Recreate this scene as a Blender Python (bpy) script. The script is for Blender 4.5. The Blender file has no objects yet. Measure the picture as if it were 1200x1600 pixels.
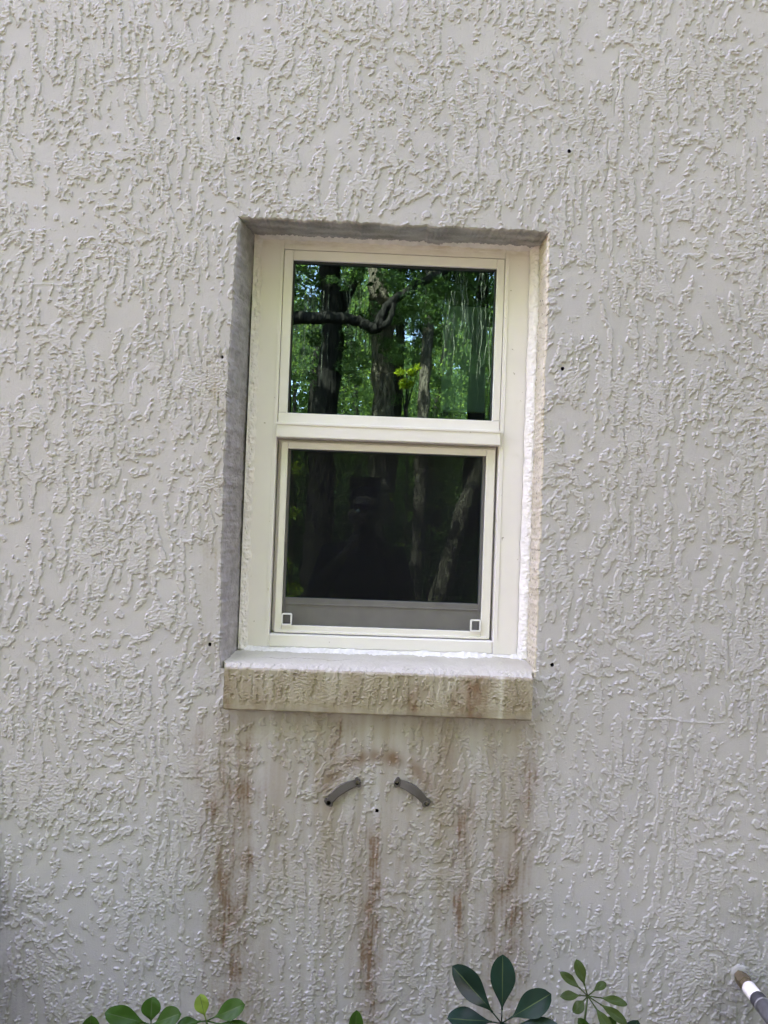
import bpy, bmesh, math, random
import numpy as np
from mathutils import Vector, Matrix

random.seed(7)
RNG = np.random.default_rng(11)
S = bpy.context.scene
COL = S.collection
R = math.radians

# ------------------------------------------------------------------ camera
CAM_POS = Vector((0.0, -1.69, 1.55))


def make_camera():
    cd = bpy.data.cameras.new("camera")
    cd.sensor_fit = 'VERTICAL'
    cd.sensor_height = 36.0
    cd.sensor_width = 27.0
    cd.lens = 27.18
    cd.clip_start = 0.02
    cd.clip_end = 500.0
    yaw, pitch, roll = R(1.2), R(1.2), R(2.1)
    fw = Vector((math.sin(yaw) * math.cos(pitch), math.cos(yaw) * math.cos(pitch), math.sin(pitch)))
    rt = Vector((math.cos(yaw), -math.sin(yaw), 0.0))
    up = rt.cross(fw)
    r2 = rt * math.cos(roll) + up * math.sin(roll)
    u2 = -rt * math.sin(roll) + up * math.cos(roll)
    m = Matrix((r2, u2, -fw)).transposed().to_4x4()
    m.translation = CAM_POS
    o = bpy.data.objects.new("camera", cd)
    o.matrix_world = m
    COL.objects.link(o)
    S.camera = o


make_camera()

# ------------------------------------------------------------------ sky, sun, exposure
TO_SUN = Vector((-0.42, 0.52, 0.76)).normalized()      # behind the house: the wall is in open shade
W = bpy.data.worlds.new("World")
S.world = W
W.use_nodes = True
nt = W.node_tree
sky = nt.nodes.new('ShaderNodeTexSky')
sky.sky_type = 'NISHITA'
sky.sun_disc = False
sky.sun_elevation = math.asin(TO_SUN.z)
sky.sun_rotation = math.atan2(TO_SUN.x, TO_SUN.y) % (2 * math.pi)
bg = nt.nodes['Background']
bg.inputs['Strength'].default_value = 0.12
nt.links.new(sky.outputs[0], bg.inputs[0])

sl = bpy.data.lights.new("sun", 'SUN')
sl.energy = 4.0
sl.angle = R(0.5)
sl.color = (1.0, 0.95, 0.86)
so = bpy.data.objects.new("sun", sl)
so.rotation_euler = TO_SUN.to_track_quat('Z', 'Y').to_euler()
so.location = (0, 0, 20)
COL.objects.link(so)

S.view_settings.view_transform = 'Standard'
S.view_settings.look = 'None'
S.view_settings.gamma = 1.0
S.view_settings.exposure = 4.56
S.view_settings.use_white_balance = True          # the phone's own white balance for open shade
S.view_settings.white_balance_temperature = 8000
S.view_settings.white_balance_tint = 49
S.render.film_transparent = False
S.cycles.max_bounces = 8
S.cycles.transparent_max_bounces = 12
S.cycles.use_denoising = True
S.cycles.use_adaptive_sampling = False

# ------------------------------------------------------------------ helpers


def tag(o, label=None, cat=None, group=None, kind=None):
    if label: o['label'] = label
    if cat: o['category'] = cat
    if group: o['group'] = group
    if kind: o['kind'] = kind
    return o


def empty(name, loc=(0, 0, 0)):
    o = bpy.data.objects.new(name, None)
    o.location = loc
    COL.objects.link(o)
    return o


def link_mesh(name, me, mat, parent=None):
    o = bpy.data.objects.new(name, me)
    if mat is not None:
        for m in (mat if isinstance(mat, (list, tuple)) else [mat]):
            me.materials.append(m)
    COL.objects.link(o)
    if parent is not None:
        o.parent = parent
        o.location = -Vector(parent.location) if parent.parent is None else -(Vector(parent.location) + Vector(parent.parent.location))
    return o


def np_mesh(name, verts, quads, smooth=True):
    """verts (n,3), quads (m,4) -> mesh, fast"""
    me = bpy.data.meshes.new(name)
    verts = np.ascontiguousarray(verts, dtype=np.float32)
    quads = np.ascontiguousarray(quads, dtype=np.int32)
    n, m, k = len(verts), len(quads), quads.shape[1]
    me.vertices.add(n)
    me.vertices.foreach_set("co", verts.ravel())
    me.loops.add(m * k)
    me.loops.foreach_set("vertex_index", quads.ravel())
    me.polygons.add(m)
    me.polygons.foreach_set("loop_start", np.arange(0, m * k, k, dtype=np.int32))
    me.polygons.foreach_set("use_smooth", np.full(m, smooth, dtype=bool))
    me.update(calc_edges=True)
    return me


def grid_quads(nr, nc):
    i = np.arange(nr * nc, dtype=np.int32).reshape(nr, nc)
    return np.stack([i[:-1, :-1].ravel(), i[:-1, 1:].ravel(), i[1:, 1:].ravel(), i[1:, :-1].ravel()], 1)


def bm_obj(name, bm, mat, parent=None, smooth=False):
    me = bpy.data.meshes.new(name)
    bmesh.ops.recalc_face_normals(bm, faces=bm.faces)
    bm.to_mesh(me)
    bm.free()
    if smooth:
        me.polygons.foreach_set("use_smooth", [True] * len(me.polygons))
    return link_mesh(name, me, mat, parent)


def box(bm, x0, x1, y0, y1, z0, z1, bev=0.0, seg=2):
    vs = [bm.verts.new((x, y, z)) for z in (z0, z1) for y in (y0, y1) for x in (x0, x1)]
    fs = []
    for f in ((0, 1, 3, 2), (4, 6, 7, 5), (0, 4, 5, 1), (1, 5, 7, 3), (3, 7, 6, 2), (2, 6, 4, 0)):
        fs.append(bm.faces.new([vs[i] for i in f]))
    if bev > 0:
        es = list({e for f in fs for e in f.edges})
        bmesh.ops.bevel(bm, geom=es, offset=bev, segments=seg, affect='EDGES', profile=0.5)


def tube_arrays(pts, rad, n=12, rough=0.0, rng=RNG, caps=True):
    """tapered tube along pts; returns verts, quads"""
    pts = np.asarray(pts, float)
    rad = np.asarray(rad, float)
    d = np.gradient(pts, axis=0)
    d /= np.linalg.norm(d, axis=1)[:, None] + 1e-12
    ref = np.array([0.13, 0.99, 0.05])
    if abs((d @ ref)).max() > 0.93:
        ref = np.array([0.99, 0.07, 0.11])
    a = np.cross(d, ref); a /= np.linalg.norm(a, axis=1)[:, None]
    b = np.cross(d, a)
    th = np.linspace(0, 2 * np.pi, n, endpoint=False)
    r = rad[:, None] * (1 + rough * rng.standard_normal((len(pts), n)))
    v = pts[:, None, :] + (np.cos(th)[None, :, None] * a[:, None, :] + np.sin(th)[None, :, None] * b[:, None, :]) * r[:, :, None]
    v = v.reshape(-1, 3)
    q = []
    for i in range(len(pts) - 1):
        for j in range(n):
            k = (j + 1) % n
            q.append((i * n + j, i * n + k, (i + 1) * n + k, (i + 1) * n + j))
    if caps:
        nv = len(v)
        v = np.vstack([v, pts[0], pts[-1]])
        for j in range(n):
            k = (j + 1) % n
            q.append((nv, k, j, nv))
            q.append((nv + 1, (len(pts) - 1) * n + j, (len(pts) - 1) * n + k, nv + 1))
    return v, np.array(q, int)


def bm_tube(bm, pts, rad, n=12, rough=0.0):
    v, q = tube_arrays(pts, rad, n, rough)
    vs = [bm.verts.new(p) for p in v]
    for f in q:
        idx = list(dict.fromkeys(int(i) for i in f))
        if len(idx) >= 3:
            try:
                bm.faces.new([vs[i] for i in idx])
            except ValueError:
                pass


def spline(pts, n):
    """Catmull-Rom through pts"""
    p = np.asarray(pts, float)
    p = np.vstack([2 * p[0] - p[1], p, 2 * p[-1] - p[-2]])
    out = []
    m = len(p) - 3
    for t in np.linspace(0, m - 1e-6, n):
        i = int(t); f = t - i
        a, b, c, d = p[i:i + 4]
        out.append(0.5 * ((2 * b) + (-a + c) * f + (2 * a - 5 * b + 4 * c - d) * f * f + (-a + 3 * b - 3 * c + d) * f ** 3))
    return np.array(out)


# ------------------------------------------------------------------ noise (numpy gradient noise)
def perlin(x, z, seed=0):
    rs = np.random.default_rng(seed + 1000)
    perm = rs.permutation(4096).astype(np.int32)
    ang = rs.uniform(0, 2 * np.pi, 4096).astype(np.float32)
    gx, gz = np.cos(ang), np.sin(ang)
    x = np.asarray(x, np.float32); z = np.asarray(z, np.float32)
    xf = np.floor(x); zf = np.floor(z)
    xi = xf.astype(np.int32); zi = zf.astype(np.int32)
    fx = x - xf; fz = z - zf
    u = fx * fx * fx * (fx * (fx * 6 - 15) + 10)
    w = fz * fz * fz * (fz * (fz * 6 - 15) + 10)

    def g(dx, dz):
        h = perm[(perm[(xi + dx) & 4095] + zi + dz) & 4095]
        return gx[h] * (fx - dx) + gz[h] * (fz - dz)
    a = g(0, 0); a += u * (g(1, 0) - a)
    b = g(0, 1); b += u * (g(1, 1) - b)
    return (a + w * (b - a)) * 1.55


def sstep(a, b, x):
    t = np.clip((x - a) / (b - a), 0, 1)
    return t * t * (3 - 2 * t)


def stucco_height(x, z, seed=0, dens=0.0, amp=1.0):
    x = np.asarray(x, np.float32) * 1.14; z = np.asarray(z, np.float32) * 1.14
    w1 = perlin(x / 0.42, z / 0.38, seed + 1)
    w2 = perlin(x / 0.11, z / 0.12, seed + 2)
    u = x + 0.030 * w1 + 0.006 * w2
    v = z + 0.030 * perlin(x / 0.16, z / 0.2, seed + 3)
    # jagged edges: warp by small noise
    e1 = perlin(x / 0.0075, z / 0.0068, seed + 7); e2 = perlin(x / 0.0075, z / 0.0068, seed + 17)
    f1 = perlin(x / 0.0036, z / 0.0033, seed + 8)
    uu = u + 0.0027 * e1 + 0.0012 * f1
    vv = v + 0.0038 * e2 + 0.0016 * f1
    mix = sstep(0.05, 0.45, perlin(x / 0.26, z / 0.22, seed + 4))
    n_v = perlin(uu / 0.0185, vv / 0.068, seed + 5)
    n_i = perlin((uu + 0.35 * vv) / 0.024, (vv - 0.2 * uu) / 0.027, seed + 6)
    n1 = n_v * (1 - 0.8 * mix) + n_i * 0.9 * mix
    n2 = perlin(uu / 0.0105, vv / 0.0105, seed + 18)
    big = perlin(x / 0.15, z / 0.20, seed + 9)
    F = n1 + 0.46 * n2 + 0.12 * f1 + 0.50 * big + dens
    th = 0.11
    m = sstep(th - 0.045, th + 0.045, F)
    rim = np.exp(-((F - th - 0.09) / 0.07) ** 2)
    rough = sstep(-0.30, 0.30, perlin(x / 0.05, z / 0.08, seed + 15))
    grain = perlin(u / 0.0052, v / 0.0046, seed + 10)
    ladder = perlin(u / 0.013, v / 0.0050, seed + 14)
    drag = perlin(u / 0.0035, v / 0.09, seed + 11)
    crumbs = sstep(0.62, 0.76, perlin(x / 0.0058, z / 0.0050, seed + 12)) * (1 - m) * sstep(-0.8, -0.1, F) * rough
    h = 0.0021 * m + 0.0010 * rim * (0.6 + 0.8 * e1) + m * (0.0004 + 0.0007 * rough) * (grain + 0.8 * ladder) + 0.00010 * drag * (1 - m) + 0.0017 * crumbs
    h += 0.0012 * perlin(x / 0.35, z / 0.3, seed + 13) + 0.00012 * perlin(x / 0.0033, z / 0.0031, seed + 16)
    return (h * amp * 0.86).astype(np.float32), m


# ------------------------------------------------------------------ materials
def mat(name):
    m = bpy.data.materials.new(name)
    m.use_nodes = True
    return m, m.node_tree, m.node_tree.nodes['Principled BSDF']


def nd(nt, kind, **kw):
    n = nt.nodes.new(kind)
    for k, v in kw.items():
        if k in n.inputs.keys():
            n.inputs[k].default_value = v
        else:
            setattr(n, k, v)
    return n


def mixc(nt, fac, a, b, blend='MIX'):
    n = nt.nodes.new('ShaderNodeMix')
    n.data_type = 'RGBA'
    n.blend_type = blend
    for i, v in ((0, fac), (6, a), (7, b)):
        if hasattr(v, 'is_linked'):
            nt.links.new(v, n.inputs[i])
        else:
            n.inputs[i].default_value = v if i == 0 else (*v, 1.0)
    return n.outputs[2]


def objcoord(nt, scale=(1, 1, 1)):
    tc = nd(nt, 'ShaderNodeTexCoord')
    mp = nd(nt, 'ShaderNodeMapping')
    mp.inputs['Scale'].default_value = scale
    nt.links.new(tc.outputs['Object'], mp.inputs['Vector'])
    return mp.outputs[0]


def noise(nt, vec, scale, detail=3.0, rough=0.55):
    n = nd(nt, 'ShaderNodeTexNoise')
    n.inputs['Scale'].default_value = scale
    n.inputs['Detail'].default_value = detail
    n.inputs['Roughness'].default_value = rough
    nt.links.new(vec, n.inputs['Vector'])
    return n.outputs['Fac']


def ramp(nt, src, lo, hi):
    n = nd(nt, 'ShaderNodeMapRange')
    n.inputs['From Min'].default_value = lo
    n.inputs['From Max'].default_value = hi
    nt.links.new(src, n.inputs['Value'])
    return n.outputs[0]


def bump(nt, bs, src, strength, dist):
    b = nd(nt, 'ShaderNodeBump')
    b.inputs['Strength'].default_value = strength
    b.inputs['Distance'].default_value = dist
    nt.links.new(src, b.inputs['Height'])
    nt.links.new(b.outputs[0], bs.inputs['Normal'])


def stucco_mat(name, paint, rough=0.60):
    m, nt, bs = mat(name)
    vec = objcoord(nt)
    at = nd(nt, 'ShaderNodeAttribute', attribute_name='dirt_shade')
    sp = nd(nt, 'ShaderNodeSeparateColor')
    nt.links.new(at.outputs['Color'], sp.inputs[0])
    n1 = noise(nt, vec, 3.0, 4)
    c = mixc(nt, ramp(nt, n1, 0.3, 0.7), tuple(p * 0.965 for p in paint), tuple(min(1, p * 1.03) for p in paint))
    n2 = noise(nt, vec, 90.0, 3)
    c = mixc(nt, ramp(nt, n2, 0.25, 0.75), c, c)
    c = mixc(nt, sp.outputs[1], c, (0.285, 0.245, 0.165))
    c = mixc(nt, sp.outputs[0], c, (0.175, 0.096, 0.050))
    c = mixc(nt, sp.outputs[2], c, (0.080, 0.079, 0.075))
    nt.links.new(c, bs.inputs['Base Color'])
    bs.inputs['Roughness'].default_value = rough
    bs.inputs['Specular IOR Level'].default_value = 0.5
    bump(nt, bs, noise(nt, vec, 330.0, 4, 0.7), 0.55, 0.0010)
    return m


M = {}
M['stucco'] = stucco_mat('painted stucco', (0.428, 0.413, 0.402))
M['cream'] = stucco_mat('warm lit stucco', (0.48, 0.435, 0.345), 0.6)  # warm light on the right reveal painted into its colour
M['sill'] = stucco_mat('painted sill', (0.462, 0.436, 0.352), 0.65)


def simple(name, col, rough=0.5, metal=0.0, spec=0.5, var=0.06, nscale=40.0, bs_=0.0, bscale=300.0, bdist=0.0004, stretch=(1, 1, 1)):
    m, nt, b = mat(name)
    vec = objcoord(nt, stretch)
    n = noise(nt, vec, nscale, 4)
    c = mixc(nt, ramp(nt, n, 0.3, 0.7), tuple(x * (1 - var) for x in col), tuple(min(1, x * (1 + var)) for x in col))
    nt.links.new(c, b.inputs['Base Color'])
    b.inputs['Roughness'].default_value = rough
    b.inputs['Metallic'].default_value = metal
    b.inputs['Specular IOR Level'].default_value = spec
    if bs_ > 0:
        bump(nt, b, noise(nt, vec, bscale, 3), bs_, bdist)
    return m


M['frame'] = simple('almond painted frame', (0.765, 0.738, 0.705), 0.38, var=0.025, nscale=9)
def grime_frame(m):
    nt = m.node_tree; b = nt.nodes['Principled BSDF']
    src = b.inputs['Base Color'].links[0].from_socket
    vec = objcoord(nt)
    sx = nd(nt, 'ShaderNodeSeparateXYZ'); nt.links.new(vec, sx.inputs[0])
    top = ramp(nt, sx.outputs[2], 2.185, 2.222)
    n = ramp(nt, noise(nt, objcoord(nt, (1, 1, 3)), 26.0, 4, 0.65), 0.40, 0.75)
    mu = nd(nt, 'ShaderNodeMath', operation='MULTIPLY'); nt.links.new(top, mu.inputs[0]); nt.links.new(n, mu.inputs[1])
    sc = nd(nt, 'ShaderNodeMath', operation='MULTIPLY'); nt.links.new(mu.outputs[0], sc.inputs[0]); sc.inputs[1].default_value = 0.75
    c = mixc(nt, sc.outputs[0], src, (0.36, 0.29, 0.16))
    sp = ramp(nt, noise(nt, vec, 75.0, 2, 0.5), 0.74, 0.78)
    c = mixc(nt, sp, c, (0.42, 0.38, 0.31))
    nt.links.new(c, b.inputs['Base Color'])


grime_frame(M['frame'])
M['bead'] = simple('almond glazing bead', (0.775, 0.748, 0.715), 0.34, var=0.02, nscale=9)
M['screenframe'] = simple('screen frame paint', (0.76, 0.735, 0.675), 0.36, var=0.02)
M['gasket'] = simple('black gasket', (0.012, 0.013, 0.014), 0.5)
M['clip'] = simple('white clip plastic', (0.80, 0.80, 0.78), 0.35, var=0.01)
M['caulk'] = simple('painted caulk', (0.68, 0.66, 0.62), 0.6, var=0.10, nscale=60, bs_=0.5, bscale=160, bdist=0.002)
M['bracket'] = simple('grey plastic', (0.080, 0.071, 0.061), 0.65, var=0.12, nscale=60)
M['bracketrim'] = simple('grey plastic rim', (0.066, 0.058, 0.049), 0.7, var=0.12, nscale=60)
M['hole'] = simple('drilled hole', (0.006, 0.0055, 0.005), 0.9, spec=0.1)
M['room'] = simple('room paint', (0.018, 0.042, 0.040), 0.95)
M['panel'] = simple('pale panel', (0.26, 0.27, 0.22), 0.7)
M['brass'] = simple('weathered brass', (0.13, 0.098, 0.055), 0.6, metal=0.35, var=0.2, nscale=90)
M['pvc'] = simple('white pipe', (0.70, 0.665, 0.62), 0.45, var=0.16, nscale=45)
M['steel'] = simple('dull steel', (0.22, 0.22, 0.21), 0.4, metal=0.6, var=0.3)
M['rubber'] = simple('black rubber', (0.035, 0.035, 0.037), 0.5, var=0.2)
M['greypipe'] = simple('grey hose fitting', (0.085, 0.085, 0.083), 0.42, var=0.25, nscale=60)
M['stem'] = simple('green stem', (0.085, 0.10, 0.045), 0.5, var=0.25, nscale=60)
M['greenstem'] = simple('dark green stem', (0.05, 0.10, 0.03), 0.45, var=0.2, nscale=60)
M['bark'] = simple('oak bark', (0.020, 0.018, 0.014), 0.9, spec=0.08, var=0.65, nscale=26, bs_=1.0, bscale=34, bdist=0.06, stretch=(1, 1, 0.2))
M['palebark'] = simple('pale sunlit bark', (0.125, 0.105, 0.074), 0.9, spec=0.08, var=0.7, nscale=22, bs_=1.0, bscale=34, bdist=0.06, stretch=(1, 1, 0.25))  # bark lightened so its sunlit patches come out bright
M['moss'] = simple('spanish moss', (0.130, 0.140, 0.090), 0.9, var=0.25, nscale=5)
M['ground'] = simple('leaf litter', (0.050, 0.040, 0.026), 0.95, var=0.5, nscale=7, bs_=0.8, bscale=25, bdist=0.03)
M['gravel'] = simple('added grey gravel', (0.20, 0.19, 0.17), 0.9, var=0.3, nscale=60, bs_=0.8, bscale=60, bdist=0.02)
M['masonry'] = simple('masonry', (0.3, 0.29, 0.27), 0.9)
M['shirt'] = simple('dark shirt', (0.010, 0.011, 0.014), 0.9)
M['trousers'] = simple('dark trousers', (0.010, 0.010, 0.011), 0.9)
M['skin'] = simple('skin', (0.17, 0.105, 0.075), 0.6)
M['hair'] = simple('dark hair', (0.012, 0.009, 0.007), 0.6)
M['phone'] = simple('phone body', (0.015, 0.015, 0.017), 0.3)


def leaf_mat(name, col, trans, rough=0.38, tfac=0.4, var=0.25, nscale=6.0, spec=0.16):
    m, nt, b = mat(name)
    vec = objcoord(nt)
    n = noise(nt, vec, nscale, 3)
    c = mixc(nt, ramp(nt, n, 0.3, 0.7), tuple(x * (1 - var) for x in col), tuple(x * (1 + var) for x in col))
    nt.links.new(c, b.inputs['Base Color'])
    b.inputs['Roughness'].default_value = rough
    b.inputs['Specular IOR Level'].default_value = spec
    t = nd(nt, 'ShaderNodeBsdfTranslucent')
    t.inputs['Color'].default_value = (*trans, 1)
    mx = nd(nt, 'ShaderNodeMixShader')
    mx.inputs[0].default_value = tfac
    nt.links.new(b.outputs[0], mx.inputs[1])
    nt.links.new(t.outputs[0], mx.inputs[2])
    nt.links.new(mx.outputs[0], nt.nodes['Material Output'].inputs[0])
    return m


M['leafdark'] = leaf_mat('dark glossy leaf', (0.0055, 0.024, 0.016), (0.02, 0.06, 0.02), 0.34, 0.08, 0.3, 22, 0.14)
M['leafmid'] = leaf_mat('mid green leaf', (0.016, 0.060, 0.008), (0.05, 0.16, 0.012), 0.40, 0.14, 0.18, 30)
M['leafyoung'] = leaf_mat('young green leaf', (0.034, 0.062, 0.014), (0.08, 0.13, 0.02), 0.45, 0.20, 0.15, 30)
M['leafyellow'] = leaf_mat('variegated leaf', (0.130, 0.220, 0.035), (0.25, 0.35, 0.05), 0.40, 0.25, 0.35, 60)
M['midrib'] = leaf_mat('leaf midrib', (0.050, 0.090, 0.035), (0.08, 0.14, 0.03), 0.5, 0.1, 0.1, 30)
M['oakleaf'] = leaf_mat('oak leaf', (0.034, 0.075, 0.032), (0.17, 0.36, 0.08), 0.45, 0.45, 0.35, 1.5)
M['brightleaf'] = leaf_mat('bright understory leaf', (0.13, 0.22, 0.018), (0.50, 0.64, 0.04), 0.42, 0.5, 0.3, 3)
M['woodleaf'] = leaf_mat('far woodland leaf', (0.042, 0.095, 0.040), (0.24, 0.42, 0.07), 0.5, 0.5, 0.75, 1.3)


def glass_mat(name, tint, refl, gcol):
    m, nt, b = mat(name)
    nt.nodes.remove(b)
    tr = nd(nt, 'ShaderNodeBsdfTransparent'); tr.inputs[0].default_value = (*tint, 1)
    gl = nd(nt, 'ShaderNodeBsdfGlossy'); gl.inputs['Roughness'].default_value = 0.0
    gl.inputs['Color'].default_value = (*gcol, 1)
    # old float glass is never quite flat
    vec = objcoord(nt)
    bp = nd(nt, 'ShaderNodeBump'); bp.inputs['Strength'].default_value = 0.05; bp.inputs['Distance'].default_value = 0.0015
    nt.links.new(noise(nt, vec, 5.0, 1.0), bp.inputs['Height'])
    nt.links.new(bp.outputs[0], gl.inputs['Normal'])
    fr = nd(nt, 'ShaderNodeFresnel'); fr.inputs['IOR'].default_value = 1.5
    mr = nd(nt, 'ShaderNodeMapRange')
    mr.inputs['From Min'].default_value = 0.04; mr.inputs['From Max'].default_value = 1.0
    mr.inputs['To Min'].default_value = refl; mr.inputs['To Max'].default_value = 1.0
    nt.links.new(fr.outputs[0], mr.inputs['Value'])
    mx = nd(nt, 'ShaderNodeMixShader')
    nt.links.new(mr.outputs[0], mx.inputs[0])
    nt.links.new(tr.outputs[0], mx.inputs[1])
    nt.links.new(gl.outputs[0], mx.inputs[2])
    nt.links.new(mx.outputs[0], nt.nodes['Material Output'].inputs[0])
    return m


M['glass'] = glass_mat('tinted reflective glass', (0.30, 0.52, 0.46), 0.130, (0.46, 0.94, 0.98))
M['plainglass'] = glass_mat('tinted glass behind the screen', (0.30, 0.50, 0.46), 0.095, (0.46, 0.94, 0.98))


def screen_mat():
    m, nt, b = mat('fibreglass insect mesh')
    b.inputs['Base Color'].default_value = (0.012, 0.013, 0.014, 1)
    b.inputs['Roughness'].default_value = 0.7
    b.inputs['Specular IOR Level'].default_value = 0.04
    tr = nd(nt, 'ShaderNodeBsdfTransparent')
    mx = nd(nt, 'ShaderNodeMixShader')
    vec = objcoord(nt)
    n = noise(nt, vec, 30.0, 2)
    mr = ramp(nt, n, 0.0, 1.0)
    mr.node.inputs['To Min'].default_value = 0.50
    mr.node.inputs['To Max'].default_value = 0.62
    nt.links.new(mr, mx.inputs[0])
    nt.links.new(tr.outputs[0], mx.inputs[1])
    nt.links.new(b.outputs[0], mx.inputs[2])
    nt.links.new(mx.outputs[0], nt.nodes['Material Output'].inputs[0])
    return m


M['mesh'] = screen_mat()

# ------------------------------------------------------------------ dirt on the stucco: rust runs, yellow grime, algae, painted shade
STREAKS = [  # x, z top, z bottom, half width, strength, colour channel 0 rust 1 grime 2 algae and painted shade
    (-0.246, 1.135, 0.860, 0.016, .36, 0), (-0.262, 0.860, 0.610, 0.028, .62, 0), (-0.285, 0.80, 0.64, 0.018, .35, 0),
    (-0.323, 1.040, 0.915, 0.009, .38, 0), (-0.300, 1.05, 0.93, 0.012, .30, 0),
    (0.041, 0.925, 0.600, 0.0090, .98, 0), (0.039, 0.800, 0.660, 0.011, .45, 0), (0.043, 0.700, 0.420, 0.014, .50, 0),
    (-0.047, 1.145, 1.020, 0.009, .52, 0), (-0.02, 1.145, 1.06, 0.014, .26, 0),
    (0.179, 1.145, 1.030, 0.015, .36, 0), (0.245, 1.02, 0.890, 0.015, .42, 0), (0.229, 0.960, 0.720, 0.014, .45, 0),
    (0.228, 0.79, 0.590, 0.011, .40, 0), (0.370, 1.140, 0.900, 0.016, .36, 0), (0.344, 0.845, 0.600, 0.030, .42, 0),
    (0.291, 1.145, 1.040, 0.008, .42, 0), (0.135, 1.145, 1.08, 0.02, .20, 0),
    (-0.10, 1.06, 0.70, 0.02, .16, 0), (0.10, 0.99, 0.6, 0.02, .16, 0), (-0.165, 1.12, 0.75, 0.02, .15, 0),
    (0.000, 0.93, 0.60, 0.012, .22, 0), (-0.02, 0.93, 0.75, 0.012, .2, 0), (0.30, 0.80, 0.50, 0.03, .22, 0),
    (-0.235, 0.65, 0.40, 0.05, .28, 0), (0.422, 1.262, 1.18, 0.007, .24, 0), (-0.352, 1.13, 0.98, 0.02, .2, 0),
    (-0.336, 1.50, 1.20, 0.020, .34, 1), (-0.345, 1.95, 1.80, 0.030, .32, 1), (-0.33, 1.86, 1.45, 0.025, .35, 1),
    (-0.60, 2.02, 1.95, 0.045, .22, 1), (-0.57, 1.92, 1.78, 0.016, .24, 1), (-0.47, 1.51, 1.42, 0.010, .32, 1),
    (-0.335, 1.32, 1.25, 0.018, .26, 0), (-0.344, 1.915, 1.895, 0.010, .5, 0), (-0.475, 1.47, 1.41, 0.005, .30, 0),
    (-0.69, 1.38, 1.33, 0.012, .16, 0), (-0.757, 0.80, 0.68, 0.014, .9, 2), (-0.80, 0.95, 0.35, 0.055, .16, 2),  # left edge: dark blot, then soft shade painted in
    (0.80, 0.72, 0.45, 0.03, .12, 1), (0.835, 0.60, 0.40, 0.05, .22, 2), (0.80, 0.585, 0.40, 0.015, .2, 2),
    (-0.270, 1.00, 0.40, 0.050, .42, 0), (-0.245, 1.14, 0.90, 0.035, .34, 0), (0.345, 0.92, 0.42, 0.042, .42, 0), (0.042, 0.90, 0.36, 0.024, .46, 0), (-0.05, 1.14, 0.98, 0.03, .25, 0), (0.19, 1.14, 0.98, 0.035, .25, 0), (0.228, 1.0, 0.55, 0.025, .20, 0),
    (0.87, 0.80, 0.36, 0.05, .22, 2), (-0.745, 0.76, 0.34, 0.045, .34, 2),  # lower corners darkened; the left one is painted shade
    (0.37, 1.14, 0.85, 0.022, .25, 0), (-0.32, 1.14, 0.80, 0.03, .16, 0),
]


def dirt_shade_field(x, z):
    x = np.asarray(x, np.float32); z = np.asarray(z, np.float32)
    out = np.zeros(x.shape + (4,), np.float32); out[..., 3] = 1
    wob = 0.006 * perlin(x / 0.06, z / 0.09, 70) + 0.0025 * perlin(x / 0.012, z / 0.02, 71)
    fine = 0.5 + 0.75 * perlin(x / 0.0065, z / 0.11, 72)
    blot = 0.65 + 0.6 * perlin(x / 0.03, z / 0.05, 73)
    speck = 0.8 + 0.6 * perlin(x / 0.006, z / 0.006, 74)
    for (xc, zt, zb, w, s, ch) in STREAKS:
        lat = np.exp(-(((x + wob - xc) / (1.3 * w)) ** 2))
        ver = sstep(zt + 0.012, zt - 0.03, z) * sstep(zb - 0.07, zb + 0.07, z)
        out[..., ch] += s * lat * ver * 1.45 * np.clip(fine, 0.50, 1.05) * np.clip(blot, 0.5, 1.1) * np.clip(speck, 0.65, 1.1)
    # wide grime washed down from the sill, fading at its sides
    body = sstep(-0.43, -0.20, x + 3 * wob) * sstep(0.47, 0.27, x + 3 * wob)
    fall = 1 - 0.55 * sstep(1.0, 0.45, z)
    run = 0.55 + 0.6 * perlin(x / 0.035, z / 0.6, 75) + 0.3 * perlin(x / 0.012, z / 0.25, 76)
    below = sstep(1.17, 1.145, z)
    out[..., 1] += 0.60 * body * fall * np.clip(run, 0.05, 1.2) * below
    out[..., 0] += 0.17 * body * fall * np.clip(run, 0.05, 1.2) * below
    # blotches round the old holes
    arc = np.exp(-((np.hypot(x - 0.045, z - 0.93) - 0.125) / 0.016) ** 2) * sstep(0.96, 1.02, z)
    out[..., 0] += 0.85 * arc * np.clip(blot, 0, 1.2)
    out[..., 0] += 0.35 * np.exp(-(((x - 0.176) / 0.006) ** 2 + ((z - 0.962) / 0.006) ** 2))
    # green black line where the sill meets the wall
    line = np.exp(-((z - 1.146) / 0.004) ** 2) * sstep(-0.31, -0.27, x) * sstep(0.385, 0.35, x)
    out[..., 2] += 0.55 * line * np.clip(0.5 + perlin(x / 0.02, z / 0.02, 77), 0.1, 1)
    # faint overall weathering
    out[..., 1] += 0.07 * np.clip(0.5 + perlin(x / 0.3, z / 0.5, 78), 0, 1) * sstep(0.2, -0.7, x)
    out[..., :3] = np.clip(out[..., :3], 0, 0.92)
    return out


def set_dirt_shade(me, d):
    a = me.color_attributes.new('dirt_shade', 'FLOAT_COLOR', 'POINT')
    a.data.foreach_set('color', np.ascontiguousarray(d, np.float32).reshape(-1))


# ------------------------------------------------------------------ the wall
X0, X1, Z0, Z1 = -0.303, 0.376, 1.2350, 2.2165     # window opening in the wall plane
RR = 0.005                                          # rounded arris
DEPTH = 0.125
GLASS_Y = 0.116


def off_left(z):
    t = np.clip((z - Z0) / (Z1 - Z0), 0, 1)
    return (-0.0095 * 4 * t * (1 - t) + 0.0016 * perlin(z / 0.035, 0 * z + .5, 31) + 0.0016 * perlin(z / 0.008, 0 * z + .5, 32)).astype(np.float32)


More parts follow.
